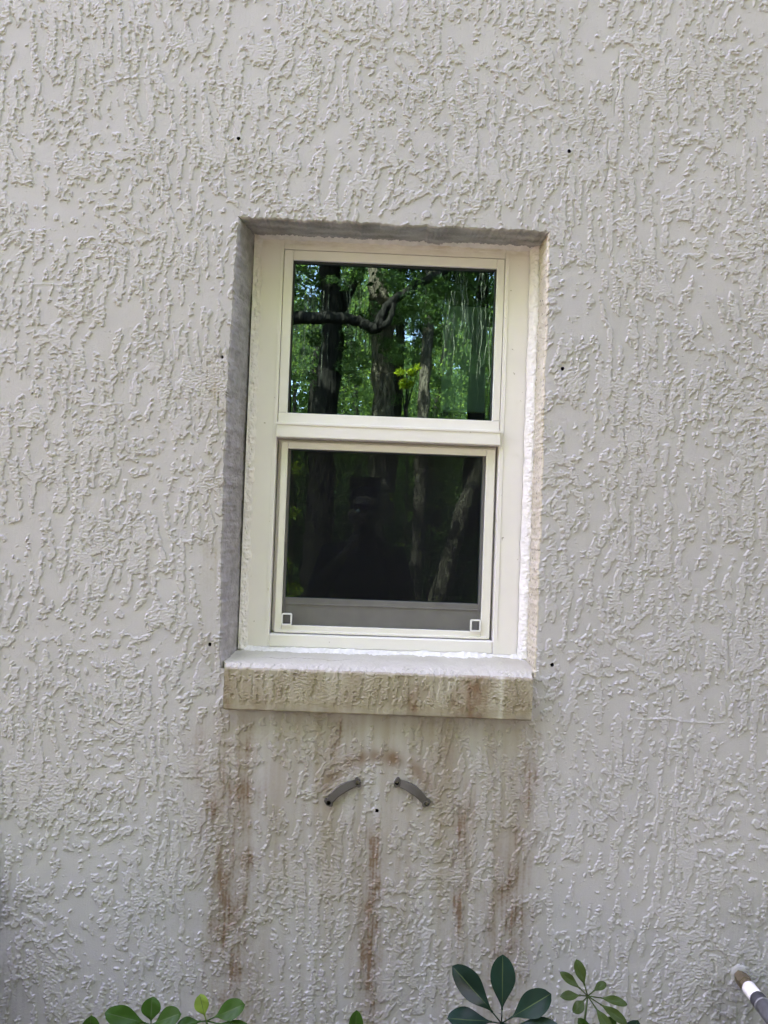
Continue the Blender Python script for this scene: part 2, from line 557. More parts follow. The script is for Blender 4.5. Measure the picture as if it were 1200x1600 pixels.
def off_right(z):
    return (0.0022 * perlin(z / 0.045, 0 * z + .5, 33) + 0.0018 * perlin(z / 0.008, 0 * z + .5, 34)).astype(np.float32)


def off_top(x):
    return (0.0022 * perlin(x / 0.05, 0 * x + .5, 35) + 0.0016 * perlin(x / 0.018, 0 * x + .5, 37) + 0.0016 * perlin(x / 0.007, 0 * x + .5, 36)).astype(np.float32)


def axis(lo, hi, step, a, b, must):
    """even steps between lo and hi, growing beyond, with the lines in must included"""
    v = list(np.arange(lo, hi, step))
    s, p = step, lo
    left = []
    while p > a:
        s = min(s * 1.06, 0.06); p -= s; left.append(max(p, a))
    s, p = step, hi
    right = []
    while p < b:
        s = min(s * 1.06, 0.06); right.append(min(p, b)); p += s
    right.append(b)
    v = np.array(sorted(set(left + v + right)))
    for m in must:
        i = int(np.argmin(abs(v - m))); v[i] = m
    return v


HOLES = [(-0.3141, 2.3938), (0.4164, 2.3999), (-0.3252, 1.9109), (0.4176, 1.9162), (-0.3301, 1.2843), (0.4159, 1.2645), (0.0438, 0.9381)]
HOLE_R = 0.0042


def build_wall():
    xs = axis(-1.00, 1.08, 0.0014, -6.0, 6.0, (X0 - RR, X1 + RR)).astype(np.float32)
    zs = axis(0.38, 2.84, 0.0014, -0.05, 5.6, (Z0, Z1 + RR)).astype(np.float32)
    gx, gz = np.meshgrid(xs, zs)
    h, m = stucco_height(gx, gz, 0)
    # crusty arris round the opening
    dx = np.maximum(np.maximum(X0 - gx, gx - X1), 0)
    dz = np.maximum(np.maximum(Z0 - gz, gz - Z1), 0)
    dist = np.hypot(dx, dz)
    h += (0.0008 * np.exp(-(dist / 0.012) ** 2) * perlin(gx / 0.006, gz / 0.006, 40)).astype(np.float32)
    mz = sstep(Z0 - 0.06, Z0, gz) * sstep(Z1 + 0.08, Z1 + RR, gz)
    mx = sstep(X0 - 0.06, X0, gx) * sstep(X1 + 0.06, X1, gx)
    wx = off_left(gz) * np.exp(-np.abs(gx - (X0 - RR)) / 0.03) * mz + off_right(gz) * np.exp(-np.abs(gx - (X1 + RR)) / 0.02) * mz
    wz = off_top(gx) * np.exp(-np.abs(gz - (Z1 + RR)) / 0.02) * mx
    for hx, hz in HOLES:                       # plaster pressed flat where the fixings sat
        k = np.exp(-(((gx - hx) ** 2 + (gz - hz) ** 2) / 0.0085 ** 2) ** 2)
        h0 = stucco_height(np.array([hx], np.float32), np.array([hz], np.float32), 0)[0][0]
        h = (h * (1 - k) + h0 * k).astype(np.float32)
    # two hairline cracks upper right
    for cx, z0, z1, sd in ((0.515, 2.64, 2.48, 50), (0.50, 2.44, 2.33, 51)):
        cc = cx + 0.01 * perlin(gz / 0.06, gz * 0 + .3, sd) + 0.15 * (gz - z1) * 0.3
        h -= (0.0016 * np.exp(-((gx - cc) / 0.0016) ** 2) * sstep(z1, z1 + .02, gz) * sstep(z0, z0 - .02, gz)).astype(np.float32)
    # a few long trowel edges
    for (ax, az, bx, bz, a) in ((-0.62, 2.50, -0.50, 2.53, .0009), (-0.63, 1.79, -0.54, 1.80, .001), (0.28, 2.46, 0.36, 2.50, .001),
                                (0.60, 1.155, 0.80, 1.15, .0009), (0.655, 1.02, 0.66, 0.91, .0010), (-0.78, 2.05, -0.64, 2.06, .0008)):
        L = math.hypot(bx - ax, bz - az)
        t = ((gx - ax) * (bx - ax) + (gz - az) * (bz - az)) / (L * L)
        d = ((gx - ax) * (bz - az) - (gz - az) * (bx - ax)) / L + 0.004 * perlin(gx / 0.03, gz / 0.03, 55)
        h += (a * np.exp(-(d / 0.0022) ** 2) * sstep(-.05, .05, t) * sstep(1.05, .95, t)).astype(np.float32)
    V = np.stack([gx + wx, -h, gz + wz], -1)
    q = grid_quads(len(zs), len(xs))
    cx = 0.5 * (xs[:-1] + xs[1:]); cz = 0.5 * (zs[:-1] + zs[1:])
    CX, CZ = np.meshgrid(cx, cz)
    cut = (CX > X0 - RR) & (CX < X1 + RR) & (CZ > Z0) & (CZ < Z1 + RR)
    for hx, hz in HOLES:
        cut |= np.hypot(CX - hx, CZ - hz) < HOLE_R
    q = q[~cut.ravel()]
    q = q[:, ::1]
    me = np_mesh("house_wall", V.reshape(-1, 3), q)
    set_dirt_shade(me, dirt_shade_field(gx, gz))
    wall = link_mesh("house_wall", me, M['stucco'])
    tag(wall, "painted pale grey stucco house wall with rough trowelled relief and brown runs below the window", "wall")
    # solid masonry behind the plaster skin
    bm = bmesh.new()
    y0, y1 = 0.030, 0.20
    box(bm, -6, X0 - 0.02, y0, y1, -0.05, 5.6)
    box(bm, X1 + 0.02, 6, y0, y1, -0.05, 5.6)
    box(bm, X0 - 0.02, X1 + 0.02, y0, y1, -0.05, Z0 - 0.03)
    box(bm, X0 - 0.02, X1 + 0.02, y0, y1, Z1 + 0.02, 5.6)
    bm_obj("masonry_core", bm, M['masonry'], wall)
    # reveals
    prof = []                       # (outward distance e, depth y)
    for a in np.linspace(0, 90, 5):
        prof.append((RR * (1 - math.sin(R(a))), RR * (1 - math.cos(R(a)))))
    for y in np.arange(RR + 0.0017, DEPTH, 0.0017):
        prof.append((0.0, y))
    prof = np.array(prof, np.float32)
    K = len(prof)
    fade = sstep(0.0, 0.012, prof[:, 1])

    def side(coord, fixed, outward, offs, seed, name, label, splay=0.0):
        # coord: grid line positions along the edge; fixed: X0/X1/Z1
        n = len(coord)
        E = np.repeat(prof[None, :, 0], n, 0); Y = np.repeat(prof[None, :, 1], n, 0); Cc = np.repeat(coord[:, None], K, 1)
        o = offs(coord)[:, None] * (1 - 0.75 * np.repeat(sstep(0, DEPTH, prof[:, 1])[None], n, 0)) + splay * np.clip(prof[:, 1] / 0.10, 0, 1)[None]
        rough = 0.0014 * perlin(Cc / 0.011, Y / 0.011, seed) + 0.0013 * perlin(Cc / 0.0045, Y / 0.0045, seed + 1) + 0.0009 * np.clip(perlin(Cc / 0.007, Y / 0.007, seed + 2) - 0.35, 0, 1)
        rough += 0.002 * perlin(Cc / 0.09, Y / 0.08, seed + 3)
        rough *= fade[None]
        if name == 'x':
            hh = stucco_height(np.full_like(coord, fixed + outward * RR), coord, 0)[0]
            z = Z0 + (Cc - Z0) * (Z1 + E - Z0) / (Z1 + RR - Z0)
            P = np.stack([fixed + outward * E + o - outward * rough, Y - hh[:, None] * (1 - fade[None]), z], -1)
        else:
            hh = stucco_height(coord, np.full_like(coord, fixed + outward * RR), 0)[0]
            mid = 0.5 * (X0 + X1); half = 0.5 * (X1 - X0)
            x = mid + (Cc - mid) * (half + E) / (half + RR)
            P = np.stack([x, Y - hh[:, None] * (1 - fade[None]), fixed + outward * E + o - outward * rough], -1)
        me = np_mesh("window_reveal", P.reshape(-1, 3), grid_quads(n, K))
        d = np.zeros((n * K, 4), np.float32); d[:, 3] = 1
        if name == 'x' and outward > 0:
            d[:, 1] = (0.15 + 0.3 * perlin(Cc / 0.05, Y / 0.05, seed + 5)).ravel().clip(0, 1)
            d[:, 2] = (0.8 * sstep(0.50, 0.62, perlin(Cc / 0.006, Y / 0.006, seed + 8))).ravel()
            d[:, 0] = (0.5 * sstep(Z1 - 0.02, Z1, Cc) * (0.6 + perlin(Cc / 0.01, Y / 0.01, 9))).ravel().clip(0, .8)
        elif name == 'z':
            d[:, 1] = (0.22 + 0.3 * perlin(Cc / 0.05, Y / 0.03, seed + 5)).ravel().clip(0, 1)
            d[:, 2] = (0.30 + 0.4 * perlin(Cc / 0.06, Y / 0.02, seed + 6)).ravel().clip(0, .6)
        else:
            d[:, 2] = (0.52 + 0.2 * perlin(Cc / 0.02, Y / 0.02, seed + 6)).ravel().clip(0, .75)  # shade of the left reveal painted in as a dark tone
        set_dirt_shade(me, d)
        r = link_mesh("window_reveal", me, M['cream' if (name == 'x' and outward > 0) else 'stucco'], wall)  # right reveal: warm light painted into its colour
        r['label'] = label
        return r
    zc = zs[(zs >= Z0 - 1e-4) & (zs <= Z1 + RR + 1e-4)]
    xc = xs[(xs >= X0 - RR - 1e-4) & (xs <= X1 + RR + 1e-4)]
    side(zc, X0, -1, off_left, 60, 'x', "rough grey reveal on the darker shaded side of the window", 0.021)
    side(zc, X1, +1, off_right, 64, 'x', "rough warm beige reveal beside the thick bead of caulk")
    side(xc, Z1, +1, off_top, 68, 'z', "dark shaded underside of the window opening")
    # lined holes left by old fixings
    for hx, hz in HOLES:
        hh = float(stucco_height(np.array([hx], np.float32), np.array([hz], np.float32), 0)[0][0])
        bm = bmesh.new()
        ring = []
        for (r, y) in ((HOLE_R * 1.45, 0.0010 - hh), (HOLE_R * 1.0, 0.0006 - hh), (HOLE_R * 0.9, 0.002), (HOLE_R * 0.85, 0.024)):
            ring.append([bm.verts.new((hx + r * math.cos(a), y, hz + r * math.sin(a))) for a in np.linspace(0, 2 * math.pi, 18, endpoint=False)])
        for a, b in zip(ring[:-1], ring[1:]):
            for i in range(18):
                bm.faces.new((a[i], a[(i + 1) % 18], b[(i + 1) % 18], b[i]))
        bm.faces.new(ring[-1])
        bm_obj("screw_hole", bm, M['hole'], wall, True)
    # sill: one profile swept across
    p = [(0.125, 1.268), (0.103, 1.2635)]
    for t in np.linspace(0.03, 1, 60):
        p.append((0.103 + t * (-0.0265 - 0.103), 1.2635 + t * (1.2395 - 1.2635)))
    for a in np.linspace(10, 90, 6):
        p.append((-0.0265 - 0.0035 * math.sin(R(a)), 1.2360 + 0.0035 * math.cos(R(a))))
    for t in np.linspace(0.015, 1, 62):
        p.append((-0.030, 1.2360 + t * (1.154 - 1.2360)))
    for a in np.linspace(10, 90, 5):
        p.append((-0.0265 - 0.0035 * math.cos(R(a)), 1.154 - 0.0035 * math.sin(R(a))))
    for t in np.linspace(0.1, 1, 14):
        p.append((-0.0265 + t * 0.045, 1.1505))
    p = np.array(p, np.float32)
    nrm = np.gradient(p, axis=0); nrm = np.stack([nrm[:, 1], -nrm[:, 0]], 1); nrm /= np.linalg.norm(nrm, axis=1)[:, None]
    arc = np.concatenate([[0], np.cumsum(np.hypot(*np.diff(p, axis=0).T))]).astype(np.float32)
    u = np.linspace(0, 1, 520).astype(np.float32)
    front = sstep(0.02, -0.012, p[:, 0])
    xa = -0.306 + front * 0.0135; xb = 0.380 - front * 0.0125
    XX = xa[None] + u[:, None] * (xb - xa)[None]
    AA = np.repeat(arc[None], len(u), 0)
    fh, fm = stucco_height(XX * 1.3, -AA * 1.3, 200, dens=0.22, amp=1.0)
    top = sstep(0.10, 0.135, AA)
    fh = fh * (1 - 0.75 * sstep(AA.max() - 0.075, AA.max() - 0.055, AA))
    hh = fh * top + (1 - top) * (0.0009 * perlin(XX / 0.02, AA / 0.02, 81) + 0.0004 * perlin(XX / 0.006, AA / 0.006, 82) + 0.0014 * perlin(XX / 0.12, AA / 0.05, 84))
    crack = np.exp(-((AA - 0.085 - 0.012 * perlin(XX / 0.05, XX * 0 + .4, 83)) / 0.0009) ** 2) * sstep(-.25, -.2, XX) * sstep(.02, -.05, XX)
    hh = hh - 0.0008 * crack * (1 - top)
    edge = np.exp(-((AA - 0.132) / 0.006) ** 2)
    hh = hh + 0.0012 * edge * perlin(XX / 0.008, AA / 0.008, 85)
    P = np.stack([XX, p[None, :, 0] + nrm[None, :, 0] * -hh * -1, p[None, :, 1] + nrm[None, :, 1] * hh], -1)
    tilt = (-0.0035 * (u - 0.5))[:, None] * front[None]
    P[..., 2] += tilt
    n, K2 = len(u), len(p)
    me = np_mesh("window_sill", np.vstack([P.reshape(-1, 3)]), grid_quads(n, K2))
    d = np.zeros((n, K2, 4), np.float32); d[..., 3] = 1
    zz = P[..., 2]
    face = sstep(-0.022, -0.028, P[..., 1])
    d[..., 1] = face * np.clip(0.84 + 0.4 * perlin(XX / 0.03, zz / 0.09, 86) + 0.2 * perlin(XX / 0.008, zz / 0.03, 87), 0.1, .95)
    d[..., 1] += (1 - face) * np.clip(0.05 + 0.2 * perlin(XX / 0.06, AA / 0.04, 90), 0, .3)
    for (sx, w, s, zt, zb) in ((0.243, 0.026, .95, 1.245, 1.14), (0.114, 0.014, .75, 1.22, 1.15), (0.20, 0.012, .35, 1.22, 1.15), (-0.235, 0.03, .30, 1.23, 1.15), (0.345, 0.02, .28, 1.22, 1.15), (-0.02, 0.02, .18, 1.2, 1.15), (-0.285, 0.008, .4, 1.24, 1.15)):
        d[..., 0] += s * np.exp(-((XX + 0.006 * perlin(XX / .03, zz / .03, 88) - sx) / w) ** 2) * face * np.clip(.6 + .7 * perlin(XX / .012, zz / .02, 89), .15, 1.2) * sstep(zt + .01, zt - .02, zz)
    d[..., 0] += face * 0.16 * np.clip(0.6 + perlin(XX / 0.05, zz / 0.06, 93), 0, 1.2)
    drip = np.exp(-((XX - 0.300) / 0.0055) ** 2) * face
    d[..., 0] *= 1 - .9 * drip; d[..., 1] *= 1 - .85 * drip
    d[..., 2] += face * .35 * sstep(1.165, 1.152, zz) * np.clip(.5 + perlin(XX / .03, zz / .02, 91), 0, 1)
    d[..., 2] += (1 - face) * 0.7 * crack
    d[..., :3] = np.clip(d[..., :3], 0, .95)
    set_dirt_shade(me, d)
    sill = link_mesh("window_sill", me, M['sill'], wall)
    bm = bmesh.new()
    bm.from_mesh(me)
    for row in (0, n - 1):
        idx = [row * K2 + k for k in range(K2) if p[k, 0] < 0.03]
        bm.verts.ensure_lookup_table()
        f = bm.faces.new([bm.verts[i] for i in idx])
        f.smooth = False
    bm.to_mesh(me); bm.free()
    sill['label'] = "rough stucco window sill, white on top, its front streaked brown and rust"
    return wall


WALL = build_wall()

# ------------------------------------------------------------------ room behind the window
def build_room():
    bm = bmesh.new()
    for b in ((-2.5, 2.5, 4.0, 4.1, -0.05, 2.7), (-2.6, -2.5, 0.205, 4.1, -0.05, 2.7), (2.5, 2.6, 0.205, 4.1, -0.05, 2.7),
              (-2.6, 2.6, 0.205, 4.1, 2.7, 2.8), (-2.6, 2.6, 0.205, 4.1, -0.15, -0.05)):
        box(bm, *b)
    o = bm_obj("room", bm, M['room'])
    tag(o, kind='structure', label="unlit room behind the window glass", cat="room")
    bm = bmesh.new()
    box(bm, 0.172, 0.283, 0.225, 0.240, 1.846, 2.112, 0.004)
    p = bm_obj("hanging_panel", bm, M['panel'])
    tag(p, "pale upright panel dimly seen through the lower right of the upper window pane", "panel")


build_room()

# ------------------------------------------------------------------ the window
def build_window():
    t = empty("sash_window", (0.042, 0.10, 1.266))
    tag(t, "almond framed single hung window with green tinted glass set deep in the stucco wall", "window")
    B = 0.0012
    # outer frame
    bm = bmesh.new()
    box(bm, -0.318, -0.2170, 0.1000, 0.185, 1.2680, 2.2340, B)            # jambs
    box(bm, 0.3005, 0.3950, 0.1000, 0.185, 1.2680, 2.2340, B)
    box(bm, -0.2168, 0.3003, 0.1005, 0.185, 2.1905, 2.2340, B)           # head
    box(bm, -0.2168, 0.3003, 0.0970, 0.1004, 2.2030, 2.2335, 0.0015)     # head lip
    box(bm, -0.318, 0.3950, 0.0985, 0.185, 1.2450, 1.2678, B)            # bottom member
    box(bm, -0.2168, 0.3003, 0.1010, 0.185, 1.2680, 1.2975, 0.003)       # sloped lower member
    box(bm, -0.2168, 0.3003, 0.1400, 0.185, 1.2977, 1.3020, B)
    # raised edges that run down both jambs
    box(bm, -0.2260, -0.2242, 0.0985, 0.0999, 1.2980, 2.2030, 0.0004)
    box(bm, 0.3080, 0.3098, 0.0985, 0.0999, 1.2980, 2.2030, 0.0004)
    bm_obj("frame", bm, M['frame'], t)
    # fixed upper sash
    bm = bmesh.new()
    box(bm, -0.2158, -0.1950, 0.1015, 0.125, 1.8098, 2.1895, B)
    box(bm, 0.2815, 0.2992, 0.1015, 0.125, 1.8098, 2.1895, B)
    box(bm, -0.1948, 0.2813, 0.1018, 0.125, 2.1670, 2.1895, B)
    box(bm, -0.2158, 0.2992, 0.1000, 0.125, 1.7862, 1.8092, B)
    up = bm_obj("upper_sash", bm, M['bead'], t)
    bm = bmesh.new()
    box(bm, -0.1949, -0.1915, 0.1085, 0.124, 1.8095, 2.1668)
    box(bm, 0.2785, 0.2814, 0.1085, 0.124, 1.8095, 2.1668)
    box(bm, -0.1914, 0.2784, 0.1085, 0.124, 2.1630, 2.1668)
    box(bm, -0.1914, 0.2784, 0.1085, 0.124, 1.8095, 1.8105)
    bm_obj("gasket", bm, M['gasket'], up)
    bm = bmesh.new()
    box(bm, -0.1945, 0.2810, GLASS_Y, GLASS_Y + 0.004, 1.8094, 2.1665)
    pane_single(bm, -0.1945, 0.2810, GLASS_Y, 1.8094, 2.1665)
    pane = bm_obj("upper_pane", bm, M['glass'], up)
    # meeting rail
    bm = bmesh.new()
    box(bm, -0.2178, 0.3012, 0.0900, 0.150, 1.7515, 1.7858, 0.0018)
    box(bm, -0.2178, 0.3012, 0.0880, 0.0899, 1.7800, 1.7858, 0.0006)
    bm_obj("meeting_rail", bm, M['frame'], t)
    # lower sash, behind the screen
    bm = bmesh.new()
    box(bm, -0.2155, -0.1870, 0.132, 0.160, 1.3025, 1.7510, B)
    box(bm, 0.2690, 0.2990, 0.132, 0.160, 1.3025, 1.7510, B)
    box(bm, -0.1868, 0.2688, 0.1325, 0.160, 1.3025, 1.3790, B)
    box(bm, -0.1868, 0.2688, 0.1325, 0.160, 1.7280, 1.7510, B)
    box(bm, -0.1868, 0.2688, 0.1305, 0.1324, 1.3640, 1.3665, 0.0006)
    lo = bm_obj("lower_sash", bm, M['bead'], t)
    bm = bmesh.new()
    pane_single(bm, -0.1868, 0.2688, 0.1450, 1.3790, 1.7280)
    bm_obj("lower_pane", bm, M['plainglass'], lo)
    # insect screen
    bm = bmesh.new()
    y0, y1 = 0.1150, 0.1240
    box(bm, -0.2070, -0.1915, y0, y1, 1.2995, 1.7440, B)
    box(bm, 0.2735, 0.2940, y0, y1, 1.2995, 1.7440, B)
    box(bm, -0.1913, 0.2733, y0, y1, 1.7280, 1.7440, B)
    box(bm, -0.1913, 0.2733, y0, y1, 1.2995, 1.3170, B)
    box(bm, -0.2000, 0.2870, y0 - 0.0035, y0 - 0.0002, 1.2998, 1.3060, 0.0012)
    sc = bm_obj("insect_screen", bm, M['screenframe'], t)
    bm = bmesh.new()
    f = [bm.verts.new(v) for v in ((-0.1914, 0.1215, 1.3168), (0.2734, 0.1215, 1.3168), (0.2734, 0.1215, 1.7282), (-0.1914, 0.1215, 1.7282))]
    bm.faces.new(f)
    bm_obj("mesh_cloth", bm, M['mesh'], sc)
    for cx in (-0.1790, 0.2605):
        bm = bmesh.new()
        ring_square(bm, cx, 1.3310, 0.0125, 0.0142, 0.0034, 0.1095, 0.1148, 0.0040)
        bm_obj("corner_clip", bm, M['clip'], sc)
    # caulk round the frame: a lumpy fillet
    def fillet(coord, fn, amp, seed, width):
        k = np.linspace(0, 1, 17).astype(np.float32)
        n = len(coord)
        C = np.repeat(coord[:, None], 17, 1); Kk = np.repeat(k[None], n, 0)
        lump = amp * (0.7 * perlin(C / 0.03, Kk * 2, seed) + 0.8 * perlin(C / 0.009, Kk * 3, seed + 1) + 0.8 * perlin(C / 0.0045, Kk * 6, seed + 2) - 1.1 * np.clip(perlin(C / 0.006, Kk * 4, seed + 7) - 0.45, 0, 1))
        wv = 1 + 0.35 * perlin(C / 0.05, 0 * C + .3, seed + 3) + 0.18 * perlin(C / 0.012, 0 * C + .3, seed + 4)
        return np_mesh("caulk_bead", fn(C, Kk, lump, wv).reshape(-1, 3), grid_quads(n, 17)), k
    zc = np.arange(1.262, 2.216, 0.0015).astype(np.float32)
    xc = np.arange(-0.303, 0.378, 0.0015).astype(np.float32)

    def left(C, k, l, w):
        bul = np.sin(k * np.pi)
        return np.stack([-0.284 + k * (0.0175 + 0.012 * (w - 1)), 0.084 + 0.0165 * k - bul * 0.003 - 1.2 * l * bul, C], -1)

    def right(C, k, l, w):
        bul = np.sin(k * np.pi) ** 0.8
        return np.stack([0.3775 - k * (0.022 + 0.006 * (w - 1)), 0.078 + 0.023 * k - bul * 0.008 - l * bul, C], -1)

    def topf(C, k, l, w):
        bul = np.sin(k * np.pi)
        return np.stack([C, 0.082 + 0.0195 * k - bul * 0.003 - l * bul, 2.2185 - k * 0.009 * w], -1)

    def bot(C, k, l, w):
        bul = np.sin(k * np.pi)
        return np.stack([C, 0.056 + 0.044 * k - l * bul, 1.2525 + 0.0035 * k + k ** 2.2 * 0.0125 * w + 0.5 * l], -1)
    for fn, cc, amp, sd, lab in ((left, zc, 0.0026, 120, "thin whitish caulk bead on the shaded side of the frame"),
                                 (right, zc, 0.0024, 130, "thick lumpy cream caulk bead on the brighter side of the frame"),
                                 (topf, xc, 0.0012, 140, "thin ragged caulk line above the frame head"),
                                 (bot, xc, 0.0014, 150, "bright white caulk along the foot of the frame")):
        me, k = fillet(cc, fn, amp, sd, 0.02)
        o = link_mesh("caulk_bead", me, M['caulk'], t)
        o['label'] = lab


def pane_single(bm, x0, x1, y, z0, z1):
    bm.clear()
    f = [bm.verts.new(v) for v in ((x0, y, z0), (x1, y, z0), (x1, y, z1), (x0, y, z1))]
    bm.faces.new(f)


def ring_square(bm, cx, cz, hw, hh, t, y0, y1, rad):
    def loop(w, h, r, y):
        out = []
        for (sx, sz, a0) in ((1, 1, 0), (-1, 1, 90), (-1, -1, 180), (1, -1, 270)):
            for a in np.linspace(a0, a0 + 90, 5):
                out.append(bm.verts.new((cx + sx * (w - r) + r * math.cos(R(a)), y, cz + sz * (h - r) + r * math.sin(R(a)))))
        return out
    A = loop(hw, hh, rad, y0); Bq = loop(hw - t, hh - t, rad * 0.5, y0)
    Cq = loop(hw, hh, rad, y1); Dq = loop(hw - t, hh - t, rad * 0.5, y1)
    n = len(A)
    for i in range(n):
        j = (i + 1) % n
        bm.faces.new((A[i], A[j], Bq[j], Bq[i])); bm.faces.new((Cq[i], Dq[i], Dq[j], Cq[j]))
        bm.faces.new((A[i], Cq[i], Cq[j], A[j])); bm.faces.new((Bq[i], Bq[j], Dq[j], Dq[i]))


build_window()

# ------------------------------------------------------------------ the two curved brackets below the sill
def build_bracket(pts, flip, label):
    """curved grey strip standing off the wall, an eared foot with a screw hole at each end"""
    base = pts[0]
    t = empty("curved_bracket", (base[0], 0.0, base[1]))
    tag(t, label, "bracket", "curved brackets below the sill")
    c = spline([(p[0], 0, p[1]) for p in pts], 24)
    d = np.gradient(c, axis=0); d /= np.linalg.norm(d, axis=1)[:, None]
    nrm = np.stack([-d[:, 2], 0 * d[:, 0], d[:, 0]], 1)
    if nrm[12, 2] < 0:
        nrm = -nrm
    bm = bmesh.new()
    rows = []
    for i in range(24):
        k = i / 23
        w = 0.0092 - 0.0016 * abs(2 * k - 1)
        lift = 0.0055 + 0.006 * math.sin(k * math.pi)
        lo, hi = c[i] - nrm[i] * w, c[i] + nrm[i] * w
        rows.append([bm.verts.new((lo[0], 0.001, lo[2])), bm.verts.new((lo[0], -lift, lo[2])), bm.verts.new((lo[0] + nrm[i][0] * .0022, -lift - .0008, lo[2] + nrm[i][2] * .0022)),
                     bm.verts.new((hi[0], -lift + 0.0005, hi[2])), bm.verts.new((hi[0], 0.001, hi[2]))])
    for a, b in zip(rows[:-1], rows[1:]):
        for j in range(4):
            bm.faces.new((a[j], a[j + 1], b[j + 1], b[j]))
    bm.faces.new(rows[0]); bm.faces.new(rows[-1][::-1])
    o = bm_obj("strip", bm, M['bracket'], t, False)
    for e, s in ((0, -1), (23, 1)):
        p = c[e] + d[e] * s * 0.004
        bm = bmesh.new()
        # ear: a small kite shaped foot with a hole through it
        out = []
        for a in np.linspace(0, 2 * math.pi, 20, endpoint=False):
            r = 0.0068 + 0.0042 * max(0, math.cos(2 * (a - math.atan2(d[e][2], d[e][0]) - math.pi / 2)))
            out.append((p[0] + r * math.cos(a), p[2] + r * math.sin(a)))
        f0 = [bm.verts.new((x, -0.0075, z)) for x, z in out]
        f1 = [bm.verts.new((x, 0.001, z)) for x, z in out]
        inn = [bm.verts.new((p[0] + 0.0048 * math.cos(a), -0.0078, p[2] + 0.0048 * math.sin(a))) for a in np.linspace(0, 2 * math.pi, 20, endpoint=False)]
        for i in range(20):
            j = (i + 1) % 20
            bm.faces.new((f0[i], f0[j], inn[j], inn[i]))
            bm.faces.new((f0[i], f1[i], f1[j], f0[j]))
        bm_obj("foot", bm, M['bracketrim'], t, False)
        bm = bmesh.new()
        a = [bm.verts.new((p[0] + 0.00485 * math.cos(q), -0.0077, p[2] + 0.00485 * math.sin(q))) for q in np.linspace(0, 2 * math.pi, 16, endpoint=False)]
        b = [bm.verts.new((p[0] + 0.0044 * math.cos(q), -0.0016, p[2] + 0.0044 * math.sin(q))) for q in np.linspace(0, 2 * math.pi, 16, endpoint=False)]
        for i in range(16):
            bm.faces.new((a[i], a[(i + 1) % 16], b[(i + 1) % 16], b[i]))
        bm.faces.new(b)
        bm_obj("screw_hole", bm, M['hole'], t)


build_bracket([(-0.0590, 0.9565), (-0.0440, 0.9755), (-0.0245, 0.9890), (-0.0035, 0.9970)], False, "grey curved bracket rising towards the middle, left of the lone screw hole below the sill")
build_bracket([(0.0890, 0.9995), (0.1110, 0.9920), (0.1315, 0.9790), (0.1480, 0.9610)], True, "grey curved bracket falling away to the right beside a rust spot below the sill")

# ------------------------------------------------------------------ pipe stub
def lathe(bm, stations, n=28, axis_pts=None):
    """stations: (distance along, radius); axis from a to b"""
    a, b = Vector(axis_pts[0]), Vector(axis_pts[1])
    d = (b - a).normalized()
    u = d.orthogonal().normalized(); v = d.cross(u)
    rings = []
    for s, r in stations:
        c = a + d * s
        rings.append([bm.verts.new(c + (u * math.cos(t) + v * math.sin(t)) * r) for t in np.linspace(0, 2 * math.pi, n, endpoint=False)])
    for p, q in zip(rings[:-1], rings[1:]):
        for i in range(n):
            bm.faces.new((p[i], p[(i + 1) % n], q[(i + 1) % n], q[i]))
    bm.faces.new(rings[0][::-1]); bm.faces.new(rings[-1])


